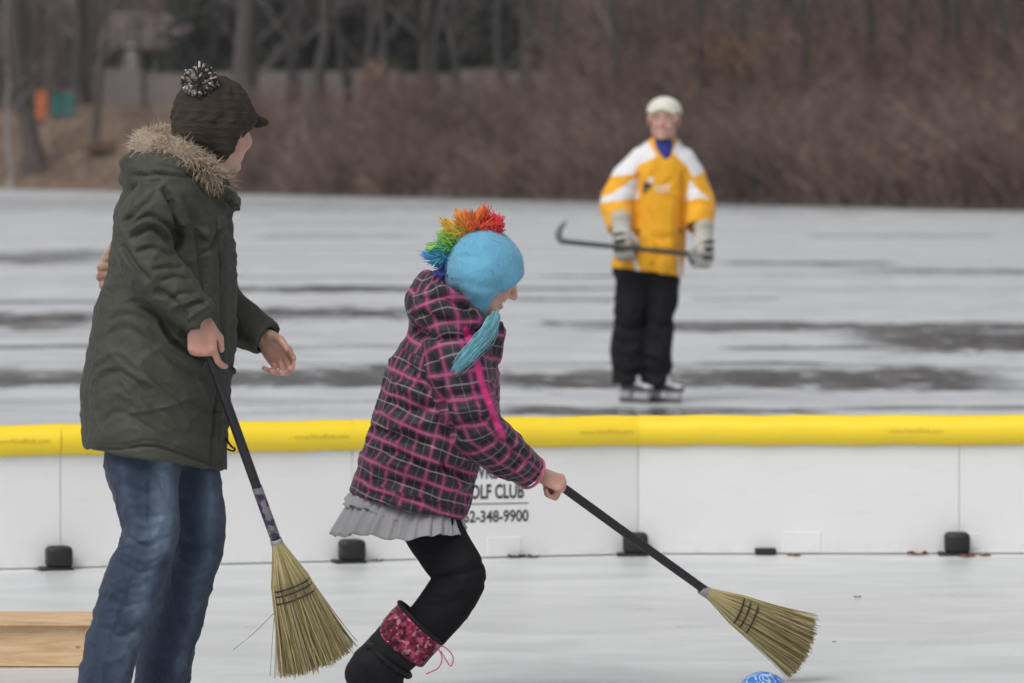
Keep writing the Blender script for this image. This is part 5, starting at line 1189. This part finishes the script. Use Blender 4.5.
# braided tassel on the near earflap
r = np.random.default_rng(10); n = 800; s = np.linspace(0, 1, 7); A_ = np.array(px_pts([(496, 316, -.085), (488, 333, -.150), (474, 350, -.205), (459, 366, -.220)], GY)); ctr = spline(A_, 7); wdt = np.array([.007, .0115, .0135, .0135, .013, .012, .010])
off = r.normal(size=(n, 3)) * .55; ext = (r.uniform(-.35, .25, n) * .05)[:, None, None] * (s ** 3)[None, :, None] * nrm(ctr[-1] - ctr[-2]); P = ctr[None] + off[:, None] * wdt[None, :, None] + ext + r.normal(size=(n, 7, 3)) * .0022; V, Q = strands(P, np.tile([.0011] * 5 + [.0009, .0005], (n, 1)), 4, 4)
C = np.array([.19, .47, .56]) * r.uniform(.65, 1.45, (n, 1)); mk('tassel', V, Q, M_yarn, ghat, attrs={'col': C.repeat(28, 0)})

# ================================================================== HOCKEY PLAYER
HPY = 28.05
def hp(u, v, dy=0.0): return W(u, v, HPY + dy)
player = empty('person', (hp(646, 0)[0], HPY, 0), 'smiling person in yellow and white hockey jersey and white cap, holding a hockey stick', 'person')
ph_ = Head(hp(664, 120.5, -.05), (-.16, -1, -.03), (.03, -.03, 1), 1.04, .6, 1.13)
F = Field(hp(592, 408, -.45), hp(726, 88, .25), .0058); F.lo[2] = .0
ph_.add(F)
neck = hp(664, 150, 0); chest = hp(660, 180, 0); hip = hp(647, 272, 0)
sl, sr = hp(683, 169, .01), hp(638, 169, .01); er, el = hp(614, 208, -.05), hp(702, 208, -.02); RWp, LWp = hp(622, 232, -.22), hp(704, 236, -.16)
hr, hl = hp(634, 278, 0), hp(660, 278, 0); kr, kl = hp(629, 330, -.04), hp(660, 330, -.03); ar, al = hp(629, 384, -.02), hp(657, 384, -.02)
torso_body(F, hip + np.array([0, .02, .04]), chest, neck, hl, hr, sl, sr, .95); F.limb([neck, ph_.p(-.03, 0, -.07), ph_.p(-.02, 0, -.02)], [.065, .06, .055], .03)
F.limb([sr, er, RWp], [.05, .04, .028], .02); F.limb([sl, el, LWp], [.05, .04, .028], .02)
for h_, k_, a_ in ((hr, kr, ar), (hl, kl, al)): F.limb([h_, (h_ + k_) / 2, k_, k_ * .6 + a_ * .4, a_], [.075, .07, .05, .045, .03], .03); F.limb([a_, a_ + np.array([.03, -.035, -.01])], [.024, .020], .008)
hgrip = [(60, 75, 40)] * 4
hand(F, RWp, (.05, -.25, -1), (-.35, -.85, .2), (.9, -.4, 0), 1.0, hgrip, [(.6, .4, -.7, .04), (.5, -.5, -.6, .03)]); hand(F, LWp, (0, -.2, -1), (.5, -.8, .2), (-.9, -.4, 0), 1.0, hgrip, [(.6, .4, -.7, .04), (.5, -.5, -.6, .03)])
V, Q = F.mesh(2); C = np.tile([.56, .32, .245], (len(V), 1)); HANDJ.clear(); C = ph_.paint(V, C, brow=(.09, .06, .045), hair=(.10, .085, .075)); mk('body', V, Q, M_skin, player, attrs={'col': C}); ph_.eyes(player)
# jersey
M_jersey = cloth('hockey_jersey', (.7, .4, .02), .7, attr='col', wr=14, wb=.25, var=.05)
F = Field(hp(592, 292, -.40), hp(726, 128, .28), .0058)
jt = stations([(663, 140, .03, 13, .075), (663, 147, .02, 20, .10), (662, 158, .01, 31, .135), (661, 174, 0, 31, .15), (660, 200, -.01, 28, .15), (656, 230, -.01, 30, .155), (649, 255, -.01, 35, .17), (647, 285, -.01, 36, .175)], HPY, 14); F.tube(jt, 0, cap=.3)
s1 = stations([(641, 160, 0, 12, .085), (631, 172, -.01, 13.5, .09), (624, 186, -.03, 15.5, .095), (617, 205, -.06, 16, .095), (620, 222, -.15, 13, .08), (622, 232, -.20, 12.5, .075)], HPY, 12); s2 = stations([(684, 161, 0, 12, .085), (690, 173, 0, 12.5, .09), (694, 187, 0, 14, .095), (699, 205, -.04, 15.5, .095), (699, 222, -.11, 14, .085), (699, 230, -.14, 14, .08)], HPY, 12)
F.tube(s1, .014); F.tube(s2, .014)
F.cut(hp(647, 272, 0), nrm(np.array([-.13, -.05, -1])), .40, .08, .012); F.cut(s1[-2, :3], nrm(s1[-1, :3] - s1[-3, :3]), .13, .05, .01); F.cut(s2[-2, :3], nrm(s2[-1, :3] - s2[-3, :3]), .13, .05, .01)
F.limb([hp(664, 132, -.08), hp(665, 146, -.15), hp(666.5, 158, -.20)], [.078, .052, .014], .008, 's')
V, Q = F.mesh(3); V = wrinkle(V, Q, .011, 6, (1, 1, .6), 31); V = wrinkle(V, Q, .006, 14, (1, 1, .6), 32)
st = [([(638, 172), (638, 200), (634, 228)], 2.2, -.03), ([(683, 172), (684, 200), (683, 225)], 2.2, -.03), ([(612, 190), (622, 186), (634, 192)], 2, -.01), ([(690, 190), (700, 187), (709, 194)], 2, -.01), ([(650, 170), (660, 185), (676, 178)], 3, -.007), ([(642, 225), (655, 238), (676, 236)], 3, -.009), ([(644, 232), (658, 245), (678, 246)], 3, .008), ([(608, 205), (620, 200), (632, 206)], 2, -.008), ([(606, 214), (618, 210), (630, 214)], 2, .008), ([(690, 208), (700, 203), (711, 208)], 2, -.008), ([(645, 205), (655, 230), (660, 262)], 3, -.008), ([(672, 200), (670, 230), (672, 268)], 3, .008), ([(640, 240), (650, 252), (664, 258)], 3, -.006), ([(652, 262), (654, 270), (653, 276)], 2.5, -.016)]
V = folds(V, Q, st); u, v = PX(V)
cv_ = lambda L: [(540 + a / 3.415, 80 + b / 3.415) for a, b in L]
white = [cv_([(352, 180), (398, 262), (332, 292), (325, 322), (235, 330), (240, 240)]), cv_([(332, 332), (338, 405), (270, 412), (205, 420), (205, 402), (245, 388)]), cv_([(470, 180), (455, 250), (508, 298), (520, 332), (556, 318), (560, 230)]), cv_([(512, 340), (545, 380), (584, 410), (540, 402), (496, 414)]), cv_([(310, 600), (322, 596), (345, 660), (332, 664)]), cv_([(468, 600), (478, 600), (484, 680), (472, 680)])]
yel = np.array([.76, .36, .012]); C = np.tile(yel, (len(V), 1)); wm = np.zeros(len(V), bool)
for p_ in white: wm |= inpoly(u, v, p_)
C[wm] = (.70, .70, .72)
ncl = np.hypot(u - 664, (v - 143) * 1.0); colr = ((np.abs((u - 664) - np.where(u > 664, 1, -1) * (158 - v) * .62) < 3.0) & (v < 160) & (v > 138)); C[colr] = (.74, .34, .012)
jersey = mk('hockey_jersey', V, Q, M_jersey, player, attrs={'col': C})
bvh = BVHTree.FromPolygons([Vector(x) for x in V], Q.tolist())
def chest_print(body, u0, u1, v0, v1, mat, off=.02):
    T, Fc = text_mesh(body, 1.0, 0.0, off); mn, mx = T.min(0), T.max(0); q = (T - mn) / np.maximum(mx - mn, 1e-6); out = []
    for a in q:
        pt_ = hp(u0 + (u1 - u0) * a[0], v1 + (v0 - v1) * a[1], -.6); h = bvh.ray_cast(Vector((pt_[0], pt_[1], pt_[2])), Vector((0, 1, 0)), 2.0)[0]; y = h.y if h else HPY - .16
        out.append((pt_[0] * 1.0, y - .006, pt_[2]))
    mk('lettering', out, Fc, mat, jersey, smooth=False)
M_wh = simple('white_print', (.68, .66, .60), .7)
chest_print('HOT', 657, 673, 185.5, 193.5, M_wh); chest_print('P', 645.5, 653.5, 183, 194, M_ink, .05); chest_print('-', 650, 656, 178, 183, M_wh, .05)
# blue undershirt collar
F = Field(hp(640, 172, -.3), hp(690, 128, .2), .0055); F.limb([hp(664, 145, -.02), hp(664, 151, -.03), hp(665, 160, -.04)], [.070, .080, .085], .0); F.limb([hp(664, 149, -.075), hp(666, 157, -.09)], [.05, .045], .02); V, Q = F.mesh(2); V = wrinkle(V, Q, .004, 20, (1, 1, 1), 3); mk('undershirt_collar', V, Q, cloth('blue_collar', (.018, .030, .20), .8), player)
# trousers
F = Field(hp(600, 400, -.3), hp(696, 255, .25), .0058)
p1 = stations([(634, 262, 0, 18.5, .13), (633, 290, -.01, 17.5, .12), (630, 318, -.03, 15, .105), (628, 345, -.02, 16, .105), (628, 370, -.01, 16, .11), (628, 392, -.01, 15.5, .115)], HPY, 14); p2_ = stations([(660, 262, 0, 19, .13), (662, 290, -.01, 17.5, .12), (660, 318, -.03, 14.5, .105), (657, 345, -.02, 14.5, .105), (656, 370, -.01, 14, .11), (656, 392, -.01, 14, .115)], HPY, 14)
F.tube(p1, .0, cap=.4); F.tube(p2_, .006, cap=.4)
F.ell(hp(647, 266, -.01), (.185, .135, .10), None, .04)
for j in (p1, p2_): F.cut(hp(PX(j[-1:, :3])[0][0], 383.5, 0), (0, 0, -1), .16, .04, .01)
V, Q = F.mesh(3); V = wrinkle(V, Q, .013, 7, (1, 1, 1.2), 41); V = crease(V, Q, .016, 11, (1, 0, .4), .4, 4); V = folds(V, Q, [([(614, 322), (628, 330), (642, 326)], 3, -.02), ([(613, 345), (627, 352), (641, 345)], 4, .02), ([(648, 318), (660, 328), (673, 322)], 3, -.02), ([(646, 350), (657, 358), (668, 352)], 3, .018), ([(613, 368), (628, 374), (642, 370)], 3, -.02), ([(646, 372), (657, 376), (668, 370)], 3, -.015)]); mk('trousers', V, Q, cloth('player_black_trousers', (.0105, .0105, .013), .85, wr=14, wb=.4, sheen=0, spec=.2), player)
# cap
F = Field(hp(640, 125, -.32), hp(688, 88, .12), .0055); q = ph_.q
F.ell(ph_.p(-.012, 0, .048), np.array([.112, .103, .092]) * q, ph_.A, 0); F.cut(ph_.p(0, 0, .036), nrm(-ph_.u + ph_.f * .22), .25, .05, .006)
for k in range(9):
    a = -1.1 + 2.2 * k / 8; F.limb([ph_.p(.082 * math.cos(a * .75), .078 * math.sin(a), .064 - .034 * (a ** 2)), ph_.p(.105 + .055 * math.cos(a), .078 * math.sin(a), .074 - .052 * a * a)], [.008, .006], .010)
V, Q = F.mesh(2); mk('cap', V, Q, cloth('white_cap', (.66, .64, .55), .85), player)
# gloves: padded rolls, cuff
M_glove = simple('glove_leather', (.5, .5, .45), .6, .1, 20, .2, 60, attr='col')
def glove(w, x, n, thumb_side, cuffc, label=None):
    x = nrm(x); n = nrm(np.asarray(n) - x * (np.asarray(n) @ x)); s = np.cross(n, x); s = s if s @ np.asarray(thumb_side) > 0 else -s; w = np.asarray(w)
    F = Field(w - .22, w + .22, .0055); GS = 1.16; P = lambda a, b, c: w + GS * (a * x + b * s + c * n)
    F.tube([list(P(-.075, 0, 0)) + [.066, .058], list(P(-.02, 0, 0)) + [.056, .048]], .0, side=n)              # flared cuff
    F.tube([list(P(-.01, 0, 0)) + [.052, .042], list(P(.05, 0, 0)) + [.056, .036], list(P(.085, 0, -.006)) + [.052, .034]], .02, side=n)
    for a in (.005, .035, .065): F.tube([list(P(a, -.036, .030)) + [.013, .014], list(P(a, .036, .030)) + [.013, .014]], .004, side=n)   # back rolls
    for i, b in enumerate((.040, .014, -.013, -.039)):
        F.limb([P(.085, b, .010), P(.118, b, -.004), P(.128, b, -.036), P(.100, b, -.062)], [.017, .0165, .0155, .013], .004)
    F.limb([P(.015, .045, -.010), P(.055, .066, -.034), P(.082, .052, -.060)], [.020, .019, .014], .008)
    V, Q = F.mesh(2); L = (V - w) / GS; a = L @ x; b = L @ s; c = L @ n
    C = np.tile([.50, .48, .43], (len(V), 1)); dark = ((c > .018) & (a > .0) & (np.sin(a * 140 + 1.0) > -.45) & (b < .026) & (np.abs(b) < .05)) | ((a > .09) & (c < .0) & (np.sin(b * 240) > .2)) | (c < -.03); C[dark] = (.03, .03, .034); C[(a < -.06)] = (.40, .37, .30)
    mk('glove', V, Q, M_glove, player, attrs={'col': C})
glove(hp(622, 233, -.215), (.10, -.18, -1), (-.30, -.92, .1), (.9, -.3, 0), None)
glove(hp(704, 241, -.17), (.02, -.15, -1), (.62, -.75, .1), (-.8, -.6, 0), None)
# skates
M_sk = simple('skate_boot', (.05, .05, .05), .45, .15, 30, attr='col')
def skate(a_, d):
    d = nrm(np.array([d[0], d[1], 0])); s = np.cross((0, 0, 1), d); h0 = np.array([a_[0], a_[1], 0]) - d * .085; P = lambda a, b, z: h0 + d * a + s * b + np.array([0, 0, z])
    F = Field(h0 - np.array([.25, .38, .02]), h0 + np.array([.25, .16, .30]), .0055)
    F.tube([list(P(.045, 0, .105)) + [.034, .038], list(P(.13, 0, .10)) + [.034, .042], list(P(.22, 0, .092)) + [.028, .046], list(P(.265, 0, .088)) + [.022, .036]], .02, side=s)
    F.limb([P(.055, 0, .11), P(.06, 0, .19), P(.055, 0, .22)], [.045, .046, .050], .03); F.limb([P(.10, 0, .20), P(.15, 0, .15)], [.030, .030], .02)
    F.cut(P(.1, 0, .072), (0, 0, -1), .4); V, Q = F.mesh(2); a = (V - h0) @ d; b = (V - h0) @ s; z = V[:, 2]
    C = np.tile([.035, .035, .037], (len(V), 1)); C[(z > .098) & (np.abs(b) < .034) & (a > .10)] = (.60, .59, .62); C[(a < .06) & (z < .13)] = (.50, .48, .46); C[(z > .155) & (a > .06)] = (.60, .58, .60); C[(np.abs(np.sin(a * 130)) < .28) & (z > .11) & (a > .1) & (np.abs(b) < .03)] = (.04, .04, .04)
    o = mk('skate', V, Q, M_sk, player, attrs={'col': C})
    for x0_, x1_ in ((.0, .115), (.15, .268)):
        Vh = [P(a + (.012 if z < .05 else 0) * (1 if a == x0_ else -1), b, z) for z in (.030, .075) for a, b in ((x0_, -.012 if z < .05 else -.024), (x1_, -.012 if z < .05 else -.024), (x1_, .012 if z < .05 else .024), (x0_, .012 if z < .05 else .024))]
        mk('blade_holder', Vh, [[3, 2, 1, 0], [4, 5, 6, 7], [0, 1, 5, 4], [1, 2, 6, 5], [2, 3, 7, 6], [3, 0, 4, 7]], simple('white_holder', (.50, .49, .50), .4), o, smooth=False)
    pr = [(-.005, .006), (.01, .001), (.13, .0005), (.25, .001), (.275, .010), (.27, .032), (.0, .032)]; n = len(pr); Vb = [P(a, b, z) for b in (-.002, .002) for a, z in pr]
    mk('blade', Vb, [list(range(n))[::-1], [n + j for j in range(n)]] + [[j, (j + 1) % n, n + (j + 1) % n, n + j] for j in range(n)], simple('skate_blade', (.10, .10, .105), .4), o, smooth=False)
skate(ar, (.70, -.8)); skate(al, (.85, -.7))
# ================================================================== OBJECTS
M_handle = simple('black_lacquered_handle', (.016, .015, .020), .42, .2, 40)
M_bristle = simple('broomcorn', (.42, .33, .14), .85, .15, 40, attr='col')
M_twine = simple('dark_twine', (.035, .028, .035), .9)
M_ferr = simple('grey_wire_wrap', (.30, .29, .29), .5, .2, 60)
def broom(name, label, top, neck, cen, wide, half, thick, stitch, seed, sticker=False):
    """handle top -> neck; bristles fan from the neck to a flat end centred at cen, spread along 'wide'"""
    top, neck, cen = map(np.asarray, (top, neck, cen)); t = empty(name, cen, label, 'broom', 'brooms'); r = np.random.default_rng(seed); ax = nrm(cen - neck); wd = nrm(np.asarray(wide)); th = nrm(np.cross(ax, wd)); L = np.linalg.norm((cen - neck))
    h = mk('handle', *pipe([top, (top + neck) / 2, neck + ax * .03], [.0125, .013, .0125], 10, 14), M_handle, t)
    if sticker:
        g = Nodes('label_print'); pp = g.pos((1, 1, 1), 'Object'); vo = g.n('ShaderNodeTexVoronoi'); g.l(pp, vo.inputs['Vector']); vo.inputs['Scale'].default_value = 55; sc_ = g.n('ShaderNodeSeparateColor'); g.l(vo.outputs['Color'], sc_.inputs[0])
        m_ = g.fin(g.ramp(sc_.outputs[0], [(.0, (.03, .025, .07)), (.45, (.035, .028, .06)), (.62, (.20, .13, .14)), (.8, (.04, .03, .07)), (.95, (.22, .19, .22))]), .5)
        A, B = top + (neck - top) * .73, top + (neck - top) * .97; mk('label_sticker', *pipe([A, B], .0137, 2, 16, False), m_, h)
    mk('wire_wrap', *pipe([neck - ax * .012, neck + ax * .012, neck + ax * .04], [.0155, .0165, .019], 8, 16), M_ferr, t)
    n = 2600; m = 7; s = np.linspace(0, 1, m); a = r.uniform(-1, 1, n); a = np.sign(a) * np.abs(a) ** .9; b = np.clip(r.normal(size=n) * .5, -1, 1) * np.sqrt(np.maximum(1 - a * a * .55, .1))
    prof = np.interp(s, [0, .1, .3, .38, .7, 1], [.14, .26, .58, .64, .84, 1.0]); pth = np.interp(s, [0, .12, .35, .6, 1], [.55, 1, .80, 1.0, 1.25])
    wl = 1 + r.normal(size=n) * .012 - .03 * np.abs(a) ** 2
    wob = r.normal(size=(n, 1)) * .014 * (s ** 2)[None]; wob2 = r.normal(size=(n, 1)) * .010 * (s ** 2)[None]
    P = neck[None, None] + ax * (s[None, :, None] * L * wl[:, None, None]) + wd * ((a[:, None] * prof[None] * half + wob)[:, :, None]) + th * ((b[:, None] * pth[None] * thick + wob2)[:, :, None])
    # slant of the worn end
    R = np.tile(np.linspace(.0017, .0011, m), (n, 1)); V, F = strands(P, R, 3, seed); pal = np.array([(.52, .42, .22), (.44, .35, .17), (.60, .50, .30), (.36, .30, .13), (.47, .41, .20)])
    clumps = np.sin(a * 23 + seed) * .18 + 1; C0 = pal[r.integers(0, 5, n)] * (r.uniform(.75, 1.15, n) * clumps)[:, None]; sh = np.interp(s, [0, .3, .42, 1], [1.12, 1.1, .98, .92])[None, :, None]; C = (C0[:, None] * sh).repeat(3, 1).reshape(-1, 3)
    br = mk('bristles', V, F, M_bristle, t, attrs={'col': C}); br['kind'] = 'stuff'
    # solid core so no light shows through the bundle
    core = []; K = 24
    for q in s:
        for j in range(K):
            g = 2 * math.pi * j / K; core.append(neck + ax * q * L * .97 + wd * (np.interp(q, s, prof) * half * .93 * math.cos(g)) + th * (np.interp(q, s, pth) * thick * .62 * math.sin(g)))
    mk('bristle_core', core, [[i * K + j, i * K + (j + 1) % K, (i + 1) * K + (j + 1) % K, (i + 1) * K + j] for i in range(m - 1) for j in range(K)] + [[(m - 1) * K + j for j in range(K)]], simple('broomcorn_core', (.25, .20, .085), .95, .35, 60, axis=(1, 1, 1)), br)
    for q in stitch:
        w_, h_ = np.interp(q, s, prof) * half * 1.03, np.interp(q, s, pth) * thick * 1.30
        loop = [neck + ax * (q * L + .006 * math.cos(g) ** 2 * 0) + wd * w_ * math.cos(g) + th * h_ * (abs(math.sin(g)) ** .7) * np.sign(math.sin(g)) for g in np.linspace(0, 2 * math.pi, 29)]
        mk('stitching', *pipe(loop, .0024, 84, 6, False), M_twine, t)
    return t, P
# broom held by the woman (clear of the ice)
nk = W(277, 543, 11.90); ce = W(317.5, 663, 12.02); tp = W(201, 332, 11.735)
broom('broom', 'straw broom with black handle hanging from the hand of the person in the parka', tp, nk, ce, W(351, 651, 12.02) - W(284, 676, 12.02), .080, .028, (.335, .375, .43), 3, True)
# a few stray straws
for i, pts in enumerate([[(275, 612), (255, 632), (233, 650)], [(274, 618), (272, 645), (270, 676)], [(276, 622), (277, 650), (281, 678)]]):
    mk('stray_straw', *pipe([W(a, b, 11.98) for a, b in pts], .0009, 10, 5), M_ferr, bpy.data.objects['broom'])
nk = W(704, 590.5, 13.10); ce = W(804, 649, 13.22); tp = W(497, 439, 12.79)
broom('broom', 'straw broom with black handle sweeping the ice in front of the child', tp, nk, ce, W(816, 623, 13.22) - W(793, 675, 13.22), .068, .024, (.33, .39, .46), 5)
# hockey stick
M_shaft = simple('dark_composite_shaft', (.035, .034, .032), .45, .2, 30); M_tape = simple('grey_tape', (.22, .215, .21), .9, .2, 60)
A, B = hp(563, 241.5, -.30), hp(699, 255, -.30)
stick = empty('hockey_stick', A, 'dark hockey stick with grey taped blade held level by the player', 'stick')
d = nrm(B - A); Rm = np.stack([d, nrm(np.cross((0, 0, 1), d)), np.cross(d, nrm(np.cross((0, 0, 1), d)))], 1); V, F_ = boxm((0, 0, 0), (np.linalg.norm(B - A), .021, .030), .006); mk('shaft', V @ Rm.T + (A + B) / 2, F_, M_shaft, stick)
V, F_ = boxm((0, 0, 0), (.09, .026, .036), .008); mk('butt_tape', V @ Rm.T + B - d * .02, F_, M_tape, stick)
bl = spline([list(hp(u, v, dy)) for u, v, dy in [(570, 242, -.30), (562, 241, -.30), (558.5, 236, -.31), (559.5, 230, -.33), (563, 224.5, -.36), (567, 221, -.38)]], 16); Vb, Fb = [], []
for i, p_ in enumerate(bl):
    tt = nrm(bl[min(i + 1, 15)] - bl[max(i - 1, 0)]); nrm_ = nrm(np.cross(tt, (0.25, .95, .1))); wq = np.interp(i, [0, 3, 7, 12, 15], [.014, .024, .026, .017, .003]); oth = np.cross(tt, nrm_)
    for a, b in ((1, 1), (-1, 1), (-1, -1), (1, -1)): Vb.append(p_ + nrm_ * wq * a * .8 + oth * .007 * b)
for i in range(15):
    for j in range(4): Fb.append([i * 4 + j, i * 4 + (j + 1) % 4, (i + 1) * 4 + (j + 1) % 4, (i + 1) * 4 + j])
Fb += [[3, 2, 1, 0], [60, 61, 62, 63]]; mk('blade', Vb, Fb, M_tape, stick)
# wooden box on the near ice
def plank():
    g = Nodes('raw_pine'); p = g.pos((1.2, 9, 9), 'World'); c = g.ramp(g.noise(p, 5, 5, .6, .8), [(.3, (.50, .33, .18)), (.5, (.62, .43, .25)), (.7, (.70, .52, .33))])
    k = g.n('ShaderNodeTexVoronoi'); g.l(g.pos((2.2, 2.2, 4.2), 'World'), k.inputs['Vector']); k.inputs['Scale'].default_value = 3.0
    c = g.mix(g.step(k.outputs[0], .10, .03), c, (.16, .075, .035)); g.bump(g.noise(p, 20, 4), .15, .003); return g.fin(c, .7)
M_pine = plank()
by = 13.57; xr = (91 - 512) * by / FPX; xl = xr - .62
bx = empty('wooden_box', ((xl + xr) / 2, by + .12, 0), 'low raw pine box resting on the near ice beside the person in jeans', 'box')
for nm, c, sz in [('top_board', ((xl + xr) / 2, by + .118, .1345), (.626, .250, .018)), ('front_board', ((xl + xr) / 2 - .009, by + .028, .064), (.602, .018, .122)), ('back_board', ((xl + xr) / 2 - .009, by + .226, .064), (.602, .018, .122)), ('end_board', (xr - .009, by + .118, .0638), (.018, .222, .1216)), ('end_board', (xl + .009 - .018, by + .118, .0638), (.018, .190, .1216))]:
    V, F_ = boxm(c, sz, .0015, seg=1); mk(nm, V, F_, M_pine, bx, smooth=False)
# blue ball
def ballm():
    g = Nodes('blue_printed_ball'); p = g.pos((1, 1, 1), 'Object'); w = g.noise(p, 16, 2, .5, 3.0); m = g.step(g.math('ABSOLUTE', g.math('SUBTRACT', w, .52)), .055, .03)
    c = g.mix(m, (.035, .17, .52), (.38, .50, .62)); return g.fin(c, .35)
bcy = 12.2; r0 = .0725; bm = bmesh.new(); bmesh.ops.create_uvsphere(bm, u_segments=40, v_segments=24, radius=r0); V = np.array([v.co[:] for v in bm.verts]); F_ = [[v.index for v in f.verts] for f in bm.faces]; bm.free()
ball = empty('ball', ((763 - 512) * bcy / FPX, bcy, 0), 'glossy blue ball with pale swirls under the sweeping broom', 'ball')
mk('ball_skin', V + np.array([0, 0, r0]), F_, ballm(), ball, local=True)
mk('valve', *pipe([(0.02, -.02, 2 * r0 - .0075), (0.0205, -.0205, 2 * r0 - .004)], .004, 2, 10), simple('ball_valve', (.5, .5, .5), .5), ball, local=True)
# dry leaves and scraps by the boards
M_dry = simple('dry_leaf', (.22, .085, .035), .85, .35, 60)
def leaf(u, v, Lpx, ang, col, label, lift=.004, name='dry_leaf'):
    Y = Yground(v); c = W(u, v, Y); L = Lpx * Y / FPX / 2; r = np.random.default_rng(int(u * 7)); n = 14; V = []
    for j in range(n):
        g = 2 * math.pi * j / n; rad = 1 + .30 * math.sin(5 * g + r.uniform(0, 6)); V.append((L * rad * math.cos(g), L * .55 * rad * math.sin(g), lift + L * .35 * math.sin(g * 2 + r.uniform(0, 1)) ** 2))
    V.append((0, 0, lift)); R_ = rotz(ang); V = np.array(V) @ R_.T + np.array([c[0], c[1], 0])
    o = mk(name, V, [[j, (j + 1) % n, n] for j in range(n)], simple('leaf_colour', col, .85, .35, 60), None); md = o.modifiers.new('thick', 'SOLIDIFY'); md.thickness = .0015
    tag(o, label, 'leaf', 'dry leaves on the ice')
for a in [(919, 555, 19, .1, (.24, .075, .03), 'rusty dry leaf lying left of the last bracket in view'), (967, 557.5, 16, .3, (.22, .07, .035), 'rusty dry leaf lying against the last bracket in view'), (983, 556.5, 14, -.1, (.26, .13, .07), 'pale brown dry leaf just right of the last bracket in view'),
          (794, 556.5, 13, .0, (.24, .10, .06), 'brown dry leaf near the small black rubber foot of the boards'), (516, 557.8, 18, .1, (.05, .035, .03), 'dark wet leaf by the board below the phone number'), (532, 558, 14, -.2, (.09, .05, .04), 'small dark leaf right of the wet one below the phone number'), (378, 561.5, 11, .1, (.13, .07, .05), 'small brown leaf beside the bracket next to the child'),
          (857, 598, 7, .2, (.05, .045, .04), 'dark scrap lying alone on the open ice beyond the broom'), (834, 643, 4, .4, (.10, .09, .08), 'tiny grey scrap on the ice past the broom bristles'), (40, 571, 12, .0, (.06, .05, .04), 'dark leaf left of the bracket behind the person in jeans')]: leaf(*a)
